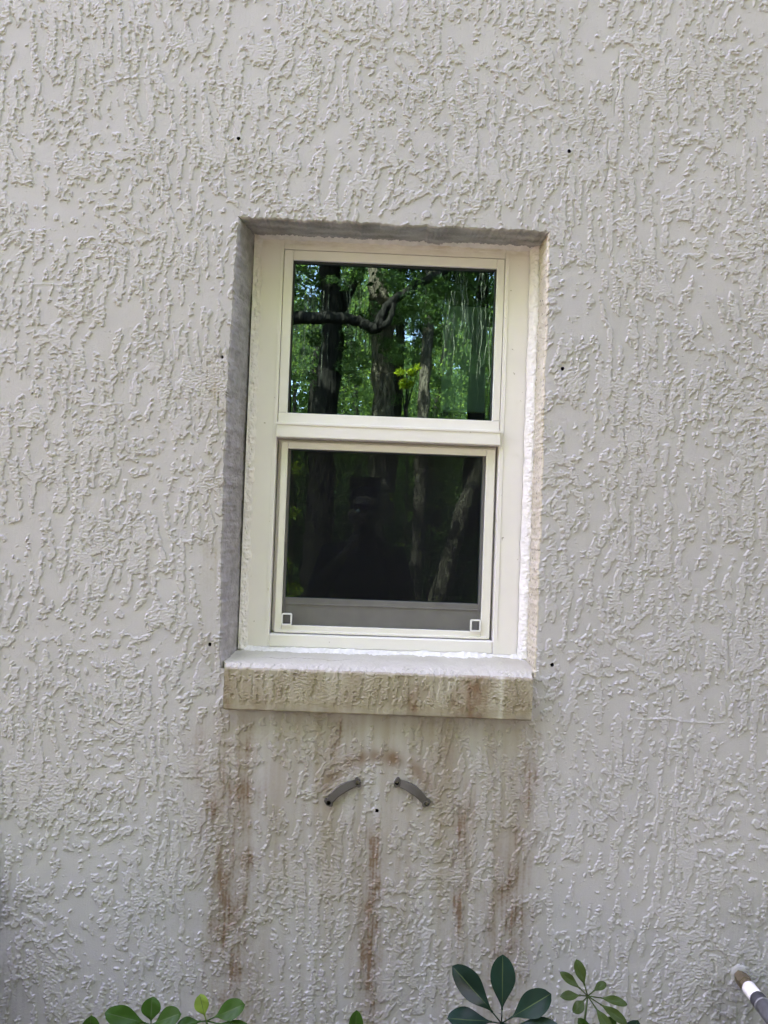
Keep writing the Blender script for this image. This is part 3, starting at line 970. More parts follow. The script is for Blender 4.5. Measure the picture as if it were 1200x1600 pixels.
def build_pipe():
    A, Bp = (0.846, 0.0, 0.6050), (0.848, -0.30, 0.592)
    t = empty("water_pipe", (A[0], 0, A[2]))
    tag(t, "water pipe with brass fitting and white sleeve sticking out of the stucco wall", "pipe")
    bm = bmesh.new()
    v = []
    rr = random.Random(3)
    for ring, (rad, y) in enumerate(((0.021, 0.001), (0.018, -0.0018), (0.014, -0.0032))):
        v.append([bm.verts.new((A[0] + rad * (1 + rr.uniform(-.22, .22)) * math.cos(q), y, A[2] + 0.003 + rad * (1 + rr.uniform(-.22, .22)) * math.sin(q))) for q in np.linspace(0, 2 * math.pi, 22, endpoint=False)])
    for p, q in zip(v[:-1], v[1:]):
        for i in range(22):
            bm.faces.new((p[i], p[(i + 1) % 22], q[(i + 1) % 22], q[i]))
    bm.faces.new(v[-1])
    bm_obj("sealant_collar", bm, M['stucco'], t, True)
    bm = bmesh.new()
    lathe(bm, [(-0.004, 0.0120), (0.010, 0.0125), (0.011, 0.0152), (0.030, 0.0155), (0.031, 0.0128), (0.046, 0.0130)], 6, (A, Bp))
    bm_obj("brass_fitting", bm, M['brass'], t)
    bm = bmesh.new()
    lathe(bm, [(0.043, 0.0135), (0.045, 0.0145), (0.078, 0.0147), (0.080, 0.0138)], 28, (A, Bp))
    bm_obj("white_sleeve", bm, M['pvc'], t, True)
    bm = bmesh.new()
    lathe(bm, [(0.079, 0.0150), (0.081, 0.0164), (0.099, 0.0164), (0.101, 0.0150)], 28, (A, Bp))
    bm_obj("black_band", bm, M['rubber'], t, True)
    bm = bmesh.new()
    lathe(bm, [(0.100, 0.0135), (0.103, 0.0140), (0.105, 0.0168), (0.150, 0.0172), (0.153, 0.0150), (0.170, 0.0150), (0.172, 0.019), (0.205, 0.019), (0.208, 0.0165), (0.235, 0.0165)], 28, (A, Bp))
    bm_obj("valve_body", bm, M['greypipe'], t, True)
    bm = bmesh.new()
    ring_pts = [(0.847 + 0.014 * math.cos(q), -0.168 - 0.004 * math.sin(q), 0.598 + 0.0155 + 0.008 + 0.012 * math.sin(q)) for q in np.linspace(0, 2 * math.pi, 25)]
    bm_tube(bm, ring_pts, [0.0028] * 25, 8)
    bm_tube(bm, [(0.847, -0.166, 0.606), (0.847, -0.167, 0.613)], [0.005, 0.005], 10)
    bm_obj("valve_handle", bm, M['rubber'], t, True)
    bm = bmesh.new()
    lathe(bm, [(0.1005, 0.0160), (0.1008, 0.0172), (0.1040, 0.0172), (0.1043, 0.0160)], 28, (A, Bp))
    bm_obj("clamp_ring", bm, M['steel'], t, True)
    # down turn to the ground
    bm = bmesh.new()
    pts = spline([(0.8476, -0.232, 0.5945), (0.848, -0.262, 0.588), (0.848, -0.278, 0.55), (0.848, -0.28, 0.30), (0.848, -0.28, -0.02)], 24)
    bm_tube(bm, pts, [0.0145] * 24, 16)
    bm_obj("downpipe", bm, M['greypipe'], t, True)


build_pipe()

# ------------------------------------------------------------------ umbrella plants in the bed
def leaflet(bm, base, tip, width, facing, droop=0.010, fold=0.18, blunt=0.62, mi=0):
    """obovate blade from base to tip, folded along its midrib"""
    base, tip = Vector(base), Vector(tip)
    ax = tip - base
    L = ax.length
    ax = ax.normalized()
    f = Vector(facing).normalized()
    side = ax.cross(f).normalized()
    f = side.cross(ax).normalized()
    N = 19
    SS = (-1.0, -0.68, -0.34, -0.035, 0.035, 0.34, 0.68, 1.0)
    Mq = len(SS)
    rows = []
    for i in range(N):
        t = i / (N - 1)
        sn = math.sin(math.pi * t ** 1.38)
        prof = max(sn, 0.0) ** (0.95 if t < 0.605 else 0.56)
        if t > 0.999:
            prof = 0.0
        w = 0.5 * width * max(prof, 0.0)
        w = max(w, 0.0016 if t < 0.1 else 0.0004)
        c = base + ax * (L * t) - f * (droop * t * t)
        row = []
        for s in SS:
            lift = fold * abs(s) * w + 0.0009 * math.sin(9 * t + 2.1 * s)
            row.append(bm.verts.new(c + side * (w * s) + f * lift))
        rows.append(row)
    for a, b in zip(rows[:-1], rows[1:]):
        for j in range(Mq - 1):
            fc = bm.faces.new((a[j], a[j + 1], b[j + 1], b[j]))
            fc.smooth = True
            fc.material_index = 1 if j == 3 else 0


def build_plant(name_label, foot, leaves, matname, stem_mat, stems):
    t = empty("umbrella_plant", (foot[0], foot[1], 0.0))
    tag(t, name_label, "plant", "umbrella plants in the bed below the window")
    bm = bmesh.new()
    for pts, r0, r1 in stems:
        sp = spline(pts, 14)
        bm_tube(bm, sp, np.linspace(r0, r1, 14), 8)
    bm_obj("stem", bm, M[stem_mat], t, True)
    for lf in leaves:
        hub = Vector(lf['hub'])
        bm = bmesh.new()
        for (tip, wd, *rest) in lf['tips']:
            tip = Vector(tip)
            dr = (tip - hub)
            stalk = lf.get('stalk', 0.16)
            b = hub + dr * stalk
            bm_tube(bm, [hub, b], [0.0013, 0.0011], 6)
            fc = rest[0] if rest else (0.1, -0.75, 0.65)
            leaflet(bm, b, tip, wd, fc, mi=0)
        o = bm_obj("leaf", bm, [M[lf.get('mat', matname)], M['midrib']], t)
        for pl in o.data.polygons:
            pl.use_smooth = True


def fan(hub, n, L, wd, a0, a1, tilt=0.25, seed=0, dy=-0.01):
    r = random.Random(seed)
    out = []
    for i in range(n):
        a = R(a0 + (a1 - a0) * i / max(1, n - 1) + r.uniform(-6, 6))
        l = L * r.uniform(0.85, 1.1)
        tip = (hub[0] + l * math.cos(a), hub[1] + dy + tilt * l * r.uniform(-.6, .6), hub[2] + l * math.sin(a))
        out.append((tip, wd * r.uniform(.9, 1.1), (r.uniform(-.25, .25), -0.8, 0.6 + r.uniform(-.1, .1))))
    return out


# large dark plant right of centre
hub = (0.262, -0.350, 0.708)
build_plant("umbrella plant with large dark blue-green glossy leaflets, in front of the rust runs", (0.27, -0.36),
            [{'hub': hub, 'stalk': 0.20, 'tips': [((0.1765, -0.375, 0.8150), 0.043), ((0.2645, -0.335, 0.8130), 0.044, (0, -.9, .35)), ((0.3360, -0.375, 0.7735), 0.042),
                                                   ((0.1680, -0.400, 0.7490), 0.037, (0, -.6, .8)), ((0.3550, -0.400, 0.7270), 0.040, (0, -.6, .8)), ((0.2150, -0.430, 0.6900), 0.042, (0, -.7, .7)),
                                                   ((0.2950, -0.440, 0.6650), 0.042, (0, -.7, .7))]},
             {'hub': (0.225, -0.33, 0.60), 'tips': fan((0.225, -0.33, 0.60), 7, 0.105, 0.042, 100, 340, seed=3)},
             {'hub': (0.315, -0.34, 0.59), 'tips': fan((0.315, -0.34, 0.59), 7, 0.10, 0.042, -60, 110, seed=4)},
             {'hub': (0.27, -0.37, 0.48), 'tips': fan((0.27, -0.37, 0.48), 8, 0.10, 0.04, 0, 330, seed=5)}],
            'leafdark', 'stem', [([(0.27, -0.36, 0.0), (0.275, -0.355, 0.30), (0.268, -0.352, 0.55), hub], 0.007, 0.0022),
                                 ([(0.272, -0.355, 0.35), (0.24, -0.34, 0.5), (0.225, -0.33, 0.60)], 0.004, 0.002),
                                 ([(0.272, -0.355, 0.33), (0.30, -0.345, 0.48), (0.315, -0.34, 0.59)], 0.004, 0.002),
                                 ([(0.272, -0.355, 0.30), (0.27, -0.37, 0.48)], 0.004, 0.002)])
# small young plant to its right
hub = (0.4245, -0.300, 0.7285)
build_plant("slim young umbrella plant with small olive green leaflets on a thin upright stalk", (0.415, -0.30),
            [{'hub': hub, 'stalk': 0.30, 'tips': [((0.3785, -0.305, 0.7715), 0.0165), ((0.4065, -0.295, 0.7855), 0.020, (0, -1, .3)), ((0.3745, -0.325, 0.7450), 0.0165, (0, -.6, .8)),
                                                   ((0.3950, -0.335, 0.7245), 0.019, (0, -.8, .6)), ((0.4900, -0.318, 0.7305), 0.0165, (0, -.6, .8)), ((0.4860, -0.335, 0.7050), 0.0185),
                                                   ((0.4540, -0.350, 0.6965), 0.0190, (0, -.9, .4)), ((0.4600, -0.290, 0.7500), 0.0150, (0.1, -.5, .85))]},
             {'hub': (0.435, -0.31, 0.645), 'mat': 'leafmid', 'tips': [((0.4085, -0.325, 0.6990), 0.024), ((0.4640, -0.325, 0.7010), 0.030, (0, -.9, .4)), ((0.38, -0.34, 0.655), 0.028), ((0.43, -0.37, 0.59), 0.03)]},
             {'hub': (0.470, -0.32, 0.630), 'mat': 'leafdark', 'tips': [((0.5040, -0.335, 0.7030), 0.036, (0, -.9, .4)), ((0.535, -0.36, 0.65), 0.034)]},
             {'hub': (0.405, -0.30, 0.52), 'mat': 'leafmid', 'tips': fan((0.405, -0.30, 0.52), 7, 0.08, 0.03, 20, 320, seed=8)}],
            'leafyoung', 'greenstem', [([(0.415, -0.30, 0.0), (0.41, -0.30, 0.3), (0.416, -0.302, 0.62), hub], 0.0045, 0.0017),
                                       ([(0.412, -0.30, 0.50), (0.425, -0.305, 0.58), (0.435, -0.31, 0.645)], 0.003, 0.0015),
                                       ([(0.41, -0.30, 0.36), (0.405, -0.30, 0.52)], 0.003, 0.0015), ([(0.41, -0.30, 0.45), (0.45, -0.31, 0.56), (0.470, -0.32, 0.63)], 0.003, 0.0015)])
# left plant, fresh green
hub = (-0.3485, -0.300, 0.6600)
build_plant("umbrella plant with fresh mid green leaflets at lower left, one leaf tipped yellow", (-0.32, -0.31),
            [{'hub': hub, 'stalk': 0.12, 'tips': [((-0.4200, -0.325, 0.6955), 0.034), ((-0.3505, -0.300, 0.7030), 0.035, (0, -1, .35)), ((-0.2985, -0.325, 0.6960), 0.034),
                                                   ((-0.4250, -0.350, 0.6540), 0.034), ((-0.2780, -0.345, 0.6560), 0.034)]},
             {'hub': (-0.2512, -0.301, 0.6685), 'stalk': 0.22, 'mat': 'leafyellow', 'tips': [((-0.2645, -0.305, 0.7120), 0.026, (0, -1, .4))]},
             {'hub': (-0.2510, -0.300, 0.6690), 'stalk': 0.22, 'tips': [((-0.1880, -0.330, 0.7170), 0.033), ((-0.1650, -0.345, 0.6800), 0.028, (0, -.6, .8)),
                                                   ((-0.2930, -0.330, 0.6825), 0.022, (0, -.6, .8)), ((-0.22, -0.36, 0.625), 0.032)]},
             {'hub': (-0.4500, -0.300, 0.6150), 'tips': [((-0.4510, -0.315, 0.6745), 0.033), ((-0.50, -0.34, 0.64), 0.03), ((-0.40, -0.34, 0.635), 0.03), ((-0.46, -0.37, 0.57), 0.03)]},
             {'hub': (-0.32, -0.31, 0.50), 'tips': fan((-0.32, -0.31, 0.50), 9, 0.085, 0.032, 0, 330, seed=12)}],
            'leafmid', 'stem', [([(-0.32, -0.31, 0.0), (-0.325, -0.31, 0.35), (-0.34, -0.305, 0.55), hub], 0.006, 0.002),
                                ([(-0.322, -0.31, 0.36), (-0.28, -0.305, 0.55), (-0.251, -0.30, 0.669)], 0.004, 0.002),
                                ([(-0.322, -0.31, 0.33), (-0.41, -0.305, 0.48), (-0.45, -0.30, 0.615)], 0.004, 0.002),
                                ([(-0.322, -0.31, 0.30), (-0.32, -0.31, 0.50)], 0.003, 0.002)])
# single tip low in the middle
hub = (0.012, -0.300, 0.6250)
build_plant("low umbrella plant showing only one small leaf tip under the long rust streak", (0.01, -0.30),
            [{'hub': hub, 'tips': [((0.0135, -0.305, 0.6900), 0.026), ((0.058, -0.33, 0.655), 0.026), ((-0.035, -0.33, 0.652), 0.026), ((-0.02, -0.35, 0.59), 0.026), ((0.045, -0.35, 0.59), 0.026)]},
             {'hub': (0.03, -0.30, 0.48), 'tips': fan((0.03, -0.30, 0.48), 8, 0.075, 0.028, 10, 340, seed=15)}],
            'leafmid', 'stem', [([(0.01, -0.30, 0.0), (0.008, -0.30, 0.35), hub], 0.005, 0.002), ([(0.009, -0.30, 0.3), (0.03, -0.30, 0.48)], 0.003, 0.0015)])

# ------------------------------------------------------------------ ground
def build_ground():
    xs = np.concatenate([[-150, -60, -25], np.arange(-14, 14.1, 0.4), [25, 60, 150]]).astype(np.float32)
    ys = np.concatenate([[-150, -70, -45], np.arange(-34, 0.3, 0.4), [12, 60, 150]]).astype(np.float32)
    gx, gy = np.meshgrid(xs, ys)
    z = 0.06 * perlin(gx / 2.2, gy / 2.4, 300) * sstep(-2.5, -5, gy)
    me = np_mesh("ground", np.stack([gx, gy, z - 0.02], -1).reshape(-1, 3), grid_quads(len(ys), len(xs)))
    o = link_mesh("ground", me, M['ground'])
    tag(o, kind='structure', label="leaf littered ground under the trees", cat="ground")


    # unseen gravel strip along the wall, added for neutral bounce light
    xs = np.arange(-7, 7.01, 0.1).astype(np.float32); ys = np.arange(-3.4, -0.55, 0.05).astype(np.float32)
    gx, gy = np.meshgrid(xs, ys)
    z = 0.012 * perlin(gx / 0.12, gy / 0.12, 310) + 0.05 * sstep(-3.4, -3.2, gy)
    me = np_mesh("bounce_strip", np.stack([gx, gy, z], -1).reshape(-1, 3), grid_quads(len(ys), len(xs)))
    o = link_mesh("bounce_strip", me, M['gravel'])
    tag(o, kind='structure', label="unseen grey gravel strip added along the wall to bounce light upward", cat="bounce_strip")


build_ground()

# ------------------------------------------------------------------ the trees that the glass mirrors
# gaps in the canopy, where shafts of sun come down
SUN_GAPS = [((0.38, -6.46, 3.20), .24), ((0.06, -11.0, 5.6), .30), ((1.10, -7.0, 1.75), .16), ((0.90, -7.0, .95), .12), ((-1.0, -8.2, 2.0), .2),
            ((0.68, -8.0, 3.4), .10), ((0.67, -8.0, 2.2), .07), ((-0.55, -9.0, 3.4), .12), ((0.62, -6.46, 1.3), .10), ((-2.1, -19.0, 6.3), .8), ((0.2, -20, 5.5), .6)]


def leaf_cloud(centres, radii, n, size, rng, flat=0.75):
    """leaf sized quads scattered through ellipsoidal clumps -> verts, quads"""
    centres = np.asarray(centres, float); radii = np.asarray(radii, float)
    w = radii ** 2; w /= w.sum()
    k = rng.choice(len(centres), n, p=w)
    d = rng.standard_normal((n, 3)); d /= np.linalg.norm(d, axis=1)[:, None]
    r = radii[k] * rng.uniform(0.15, 1, n) ** 0.55
    c = centres[k] + d * r[:, None] * np.array([1, 1, flat])
    a = rng.standard_normal((n, 3)); a /= np.linalg.norm(a, axis=1)[:, None]
    b = np.cross(a, rng.standard_normal((n, 3))); b /= np.linalg.norm(b, axis=1)[:, None]
    s = size * rng.uniform(0.6, 1.3, n)[:, None]
    keep = np.ones(n, bool)
    ts = np.array(TO_SUN)
    for p, rad in SUN_GAPS:
        q = c - np.array(p); t = q @ ts
        dd = np.linalg.norm(q - t[:, None] * ts, axis=1)
        keep &= ~((t > 0.35) & (dd < rad))
    c, a, b, s = c[keep], a[keep], b[keep], s[keep]
    n = len(c)
    V = np.stack([c - a * s, c - b * s * 0.42, c + a * s, c + b * s * 0.42], 1).reshape(-1, 3)
    return V, np.arange(4 * n).reshape(n, 4)


def moss_strands(points, rng, lmin, lmax, per, width=0.012, spread=0.25):
    V, Q = [], []
    for p in points:
        for _ in range(per):
            x = np.array(p) + rng.normal(0, spread, 3) * np.array([1, 1, 0.25])
            L = rng.uniform(lmin, lmax)
            a = rng.uniform(0, math.pi)
            sd = np.array([math.cos(a), math.sin(a), 0])
            n = 7
            base = len(V)
            for i in range(n):
                t = i / (n - 1)
                x = x + np.array([rng.normal(0, .012), rng.normal(0, .012), -L / n])
                w = width * (1 - 0.75 * t) * rng.uniform(.5, 1.3)
                V.append(x - sd * w); V.append(x + sd * w)
            for i in range(n - 1):
                Q.append((base + 2 * i, base + 2 * i + 1, base + 2 * i + 3, base + 2 * i + 2))
    return np.array(V), np.array(Q)


def trunk_mesh(paths, n=14, rough=0.05, rng=RNG):
    V, Q, off = [], [], 0
    for pts, r0, r1, seg in paths:
        sp = spline(pts, seg)
        rad = np.linspace(r0, r1, seg) * (1 + 0.06 * rng.standard_normal(seg))
        sp = sp + rng.normal(0, 0.10, sp.shape) * rad[:, None] * 0.8
        v, q = tube_arrays(sp, rad, n, rough, rng)
        V.append(v); Q.append(q + off); off += len(v)
    return np.vstack(V), np.vstack(Q)


def tri_safe_mesh(name, v, q):
    """quads that repeat a corner are triangles (tube caps)"""
    me = bpy.data.meshes.new(name)
    faces = [tuple(dict.fromkeys(int(i) for i in f)) for f in q]
    me.from_pydata([tuple(p) for p in v], [], faces)
    me.polygons.foreach_set("use_smooth", [True] * len(me.polygons))
    me.update()
    return me


def build_tree(label, foot, paths, limbs, clumps, nleaf, size, barkm='bark', leafm='oakleaf', moss=None, seed=0, sprays=None):
    rng = np.random.default_rng(seed)
    t = empty("oak_tree", (foot[0], foot[1], 0))
    tag(t, label, "tree", "trees mirrored in the window glass")
    v, q = trunk_mesh(paths, 18, 0.05, rng)
    link_mesh("trunk", tri_safe_mesh("trunk", v, q), M[barkm], t)
    for lp in limbs:
        v, q = trunk_mesh(lp, 10, 0.05, rng)
        link_mesh("limb", tri_safe_mesh("limb", v, q), M[barkm], t)
    if nleaf:
        c = [p[:3] for p in clumps]; r = [p[3] for p in clumps]
        v, q = leaf_cloud(c, r, nleaf, size, rng)
        link_mesh("crown", np_mesh("crown", v, q, False), M[leafm], t)
    if sprays:
        v, q = leaf_cloud([p[:3] for p in sprays], [p[3] for p in sprays], 130 * len(sprays), 0.028, rng)
        link_mesh("leaf_sprays", np_mesh("leaf_sprays", v, q, False), M[leafm], t)
    if moss:
        v, q = moss_strands(moss['pts'], rng, *moss['len'], moss['per'], moss.get('w', .012), moss.get('spread', .25))
        link_mesh("spanish_moss", np_mesh("spanish_moss", v, q, False), M['moss'], t)  # strands of Spanish moss hung below the limbs
    return t


def clump_field(cx, cy, z0, z1, rad, n, seed, r0=0.5, r1=1.0):
    rng = np.random.default_rng(seed)
    out = []
    for _ in range(n):
        a = rng.uniform(0, 2 * math.pi); d = rad * math.sqrt(rng.uniform(0, 1))
        out.append((cx + d * math.cos(a), cy + d * math.sin(a), rng.uniform(z0, z1), rng.uniform(r0, r1)))
    return out


rng0 = np.random.default_rng(5)


def build_trees():
    # near tree whose dark limb crosses the upper pane
    build_tree("near oak whose dark limb sweeps across the upper pane", (-1.75, -6.2),
               [([(-1.75, -6.2, -0.1), (-1.72, -6.2, 2.0), (-1.6, -6.15, 3.6), (-1.7, -6.2, 6.0), (-1.5, -6.4, 9.0)], 0.24, 0.10, 26)],
               [[([(-1.62, -6.15, 3.55), (-0.9, -6.0, 3.66), (-0.35, -6.0, 3.70), (-0.1, -6.0, 3.64), (0.03, -6.0, 3.60), (0.06, -6.0, 3.72), (0.16, -6.0, 3.88), (0.36, -6.0, 4.02), (0.66, -6.05, 4.22), (1.3, -6.2, 4.6)], 0.068, 0.036, 60)],
                [([(0.0, -6.0, 3.60), (0.10, -5.97, 3.63), (0.17, -5.97, 3.74), (0.19, -6.0, 3.92)], 0.036, 0.028, 16)]],
               clump_field(-0.6, -6.3, 5.6, 9.5, 3.3, 60, 1, .5, .95), 26000, 0.07, 'bark', 'oakleaf',
               {'pts': [(x, -6.05, 3.9 + 0.2 * math.sin(3 * x)) for x in (0.75, 0.9, 1.05, 1.2)], 'len': (.3, .8), 'per': 9, 'w': .007, 'spread': .10}, 1,
               [(rng0.uniform(-1.0, 1.0), rng0.uniform(-6.6, -5.9), rng0.uniform(3.75, 4.5), rng0.uniform(.06, .16)) for _ in range(34)])
    # thick dark trunk, left of the upper pane
    build_tree("oak with the thick dark trunk at the left of both panes", (-0.70, -9.0),
               [([(-0.72, -9.0, -0.1), (-0.69, -9.0, 1.5), (-0.66, -9.0, 3.1), (-0.60, -9.0, 4.6), (-0.75, -9.1, 6.5), (-0.4, -9.0, 10.0)], 0.22, 0.11, 34)],
               [[([(-0.62, -9.0, 4.4), (-0.2, -9.2, 5.4), (0.3, -9.6, 6.6)], 0.10, 0.05, 14)]],
               clump_field(-0.8, -9.3, 5.2, 10.5, 3.0, 60, 2, .5, .9), 15000, 0.06, 'bark', 'oakleaf',
               {'pts': [(-0.3, -9.1, 5.0), (-0.95, -9.0, 5.0), (-1.2, -9.2, 4.9)], 'len': (.5, 1.6), 'per': 16, 'w': .009, 'spread': .2}, 2,
               [(rng0.uniform(-1.6, 0.4), rng0.uniform(-9.8, -8.7), rng0.uniform(3.6, 5.4), rng0.uniform(.07, .2)) for _ in range(44)])
    # rough lit trunk in the middle
    build_tree("oak with the rough sunlit trunk in the middle of the upper pane", (0.22, -11.0),
               [([(0.26, -11.0, -0.1), (0.22, -11.0, 2.0), (0.20, -11.0, 3.6), (0.08, -11.0, 5.2), (0.02, -11.0, 6.2), (0.3, -11.0, 11.0)], 0.24, 0.13, 34)],
               [[([(0.12, -11.0, 4.6), (0.55, -11.0, 5.5), (1.1, -11.2, 6.3)], 0.10, 0.05, 14)]],
               clump_field(0.3, -11.6, 6.8, 12.0, 3.2, 50, 3, .5, .9), 12000, 0.065, 'palebark', 'oakleaf',
               {'pts': [(0.5, -11.0, 5.6), (-0.2, -11.2, 5.8), (0.0, -11.4, 5.2)], 'len': (.6, 1.8), 'per': 14, 'w': .010, 'spread': .24}, 3,
               [(rng0.uniform(-0.9, 1.5), rng0.uniform(-12, -10.6), rng0.uniform(3.4, 6.0), rng0.uniform(.1, .25)) for _ in range(44)])
    # slender trunk, both panes
    build_tree("slender straight tree with pale patches on its bark, right of the middle in both panes", (0.66, -8.0),
               [([(0.63, -8.0, -0.1), (0.66, -8.0, 1.6), (0.67, -8.0, 3.1), (0.70, -8.0, 5.0), (0.66, -8.0, 9.5)], 0.095, 0.06, 30)],
               [[([(0.69, -8.0, 4.4), (1.05, -8.1, 5.2), (1.5, -8.2, 5.8)], 0.045, 0.025, 10)]],
               clump_field(0.9, -8.3, 5.4, 9.8, 2.2, 40, 4, .4, .75), 9000, 0.055, 'palebark', 'oakleaf',
               {'pts': [(0.95, -8.0, 5.0), (1.15, -8.0, 4.9), (1.32, -8.0, 5.0), (1.05, -8.1, 4.6), (1.25, -7.9, 4.5)], 'len': (.2, .7), 'per': 11, 'w': .010, 'spread': .24}, 4,
               [(rng0.uniform(0.2, 1.5), rng0.uniform(-8.6, -7.7), rng0.uniform(3.6, 5.3), rng0.uniform(.06, .18)) for _ in range(40)])
    # dark trunk, far right
    build_tree("dark trunked tree at the right edge of the upper pane behind the hanging moss", (1.98, -12.8),
               [([(1.95, -12.8, -0.1), (1.98, -12.8, 2.5), (2.0, -12.8, 4.5), (2.05, -12.8, 7.0), (1.9, -12.8, 11.0)], 0.20, 0.10, 30)],
               [], clump_field(2.2, -13.2, 5.6, 11.5, 2.8, 50, 5, .5, .9), 11000, 0.065, 'bark', 'oakleaf',
               {'pts': [(1.5, -12.6, 5.6), (1.75, -12.6, 5.4), (2.3, -12.7, 5.5), (1.6, -12.7, 4.7), (2.1, -12.6, 4.6)], 'len': (.3, 1.1), 'per': 8, 'w': .014, 'spread': .40}, 5,
               [(rng0.uniform(1.0, 2.6), rng0.uniform(-13.5, -12.2), rng0.uniform(3.4, 6.6), rng0.uniform(.1, .25)) for _ in range(40)])
    # leaning trunk in the lower pane
    build_tree("leaning tree with furrowed bark on the right of the lower pane", (0.72, -7.0),
               [([(0.66, -7.0, -0.1), (0.84, -7.0, 0.72), (1.0, -7.0, 1.35), (1.18, -7.0, 2.0), (1.62, -7.05, 3.1), (2.3, -7.2, 5.2), (2.6, -7.3, 8.0)], 0.115, 0.06, 36)],
               [], clump_field(2.6, -7.6, 4.8, 8.6, 1.9, 36, 6, .4, .8), 8000, 0.055, 'palebark', 'oakleaf', None, 6)
    # understory saplings with the bright leaves
    def sapling(label, foot, top, clumps, n, sz, leafm, seed):
        rng = np.random.default_rng(seed)
        t = empty("sapling", (foot[0], foot[1], 0))
        tag(t, label, "sapling", "saplings mirrored in the window glass")
        paths = [([(foot[0], foot[1], -0.05), ((foot[0] + top[0]) / 2 + .05, foot[1], top[2] / 2), top], 0.022, 0.008, 12)]
        for c in clumps[:5]:
            paths.append(([(foot[0], foot[1], max(.3, c[2] - .5)), c[:3]], 0.010, 0.004, 6))
        v, q = trunk_mesh(paths, 7, 0.03, rng)
        link_mesh("trunk", tri_safe_mesh("trunk", v, q), M['bark'], t)
        v, q = leaf_cloud([c[:3] for c in clumps], [c[3] for c in clumps], n, sz, rng)
        link_mesh("crown", np_mesh("crown", v, q, False), M[leafm], t)
    sapling("bright yellow-green sapling lit by the sun at the middle of the upper pane", (0.37, -6.46), (0.37, -6.46, 3.3),
            [(0.37, -6.46, 3.12, .085), (0.42, -6.46, 3.25, .06), (0.30, -6.46, 3.26, .06), (0.50, -6.5, 3.32, .05), (0.36, -6.46, 1.30, .055), (0.30, -6.4, 1.9, .08)], 330, 0.030, 'brightleaf', 21)
    sapling("sunlit sapling with loose leaves at the left edge of the lower pane", (-1.02, -8.2), (-1.02, -8.2, 2.6),
            [(-1.02, -8.2, 2.3, .16), (-0.98, -8.2, 1.7, .12), (-1.1, -8.2, 1.0, .18), (-0.95, -8.2, 0.7, .15)], 420, 0.032, 'brightleaf', 22)
    sapling("small dark leaved sapling between the slender and the leaning trunk", (0.84, -8.8), (0.86, -8.8, 2.9),
            [(0.86, -8.8, 2.6, .2), (0.9, -8.8, 2.0, .2), (0.82, -8.8, 1.4, .18), (0.75, -8.8, 0.8, .2)], 220, 0.055, 'oakleaf', 23)
    # shrubs of the undergrowth
    for i, (x, y, h, w, lab) in enumerate(((-1.7, -10.5, 1.6, 1.0, "dark rounded shrub behind the thick trunk"),
                                           (0.1, -13.0, 1.9, 1.2, "dark shrub behind the rough trunk in the middle"),
                                           (1.3, -10.2, 1.5, 0.9, "dark shrub behind the leaning trunk"),
                                           (2.6, -14.5, 2.1, 1.3, "tall dark shrub near the tree at the right edge"))):
        rng = np.random.default_rng(40 + i)
        t = empty("forest_shrub", (x, y, 0))
        tag(t, lab, "shrub", "shrubs mirrored in the window glass")
        paths = [([(x, y, -0.05), (x + rng.uniform(-.3, .3) * w, y, h * .4), (x + rng.uniform(-.8, .8) * w, y, h * .8)], .03, .01, 8) for _ in range(5)]
        v, q = trunk_mesh(paths, 6, .03, rng)
        link_mesh("stems", tri_safe_mesh("stems", v, q), M['bark'], t)
        cl = [(x + rng.uniform(-1, 1) * w, y + rng.uniform(-.6, .6) * w, rng.uniform(.2, 1) * h, rng.uniform(.25, .5)) for _ in range(16)]
        v, q = leaf_cloud([c[:3] for c in cl], [c[3] for c in cl], 3500, .055, rng)
        link_mesh("foliage", np_mesh("foliage", v, q, False), M['oakleaf'], t)
    # unseen leaf masses added round the window to block and shape its light
    def leafy(name, lab, cat, foot, boxes, n, sz, seed, leafm):
        rng = np.random.default_rng(seed)
        t = empty(name, (foot[0], foot[1], 0))
        tag(t, lab, cat)
        paths = [([(foot[0] + rng.uniform(-.3, .3), b_[1], -.05), (b_[0], b_[1], b_[2] * .5), (b_[0], b_[1], b_[2])], .03, .012, 8) for b_ in boxes[::6]]
        v, q = trunk_mesh(paths, 6, .03, rng)
        link_mesh("stems", tri_safe_mesh("stems", v, q), M['bark'], t)
        v, q = leaf_cloud([c[:3] for c in boxes], [c[3] for c in boxes], n, sz, rng)
        link_mesh("foliage", np_mesh("foliage", v, q, False), M[leafm], t)  # leaves of the added light blockers
    rng = np.random.default_rng(91)
    leafy("blocker_hedge", "unseen tall mass of dark leaves added to block light from the right", "blocker_hedge", (2.4, -3.4),
          [(rng.uniform(2.0, 2.8), rng.uniform(-6.4, -0.7), rng.uniform(.1, 5.0), rng.uniform(.35, .5)) for _ in range(150)], 26000, .09, 92, 'oakleaf')
    leafy("blocker_shrub", "unseen low dark shrub added against the wall to shade its lower left corner", "shrub", (-1.22, -0.42),
          [(rng.uniform(-1.40, -0.86), rng.uniform(-.50, -.13), rng.uniform(.05, .80), rng.uniform(.10, .16)) for _ in range(60)], 9000, .04, 93, 'oakleaf')
    leafy("blocker_shrub", "unseen low dark shrub added beyond the water pipe to shade the lower right corner", "shrub", (1.3, -0.4),
          [(rng.uniform(1.10, 1.6), rng.uniform(-.55, -.14), rng.uniform(.05, .62), rng.uniform(.10, .16)) for _ in range(56)], 8000, .04, 95, 'oakleaf')
    leafy("blocker_shrub", "unseen broad dark shrub added behind the photographer to block low light", "shrub", (-2.6, -3.6),
          [(rng.uniform(-4.2, -1.5), rng.uniform(-4.3, -3.0), rng.uniform(.05, 1.6), rng.uniform(.25, .4)) for _ in range(70)], 9000, .07, 94, 'oakleaf')
    # the far woods: one mass that closes the horizon all round the yard
    rng = np.random.default_rng(77)
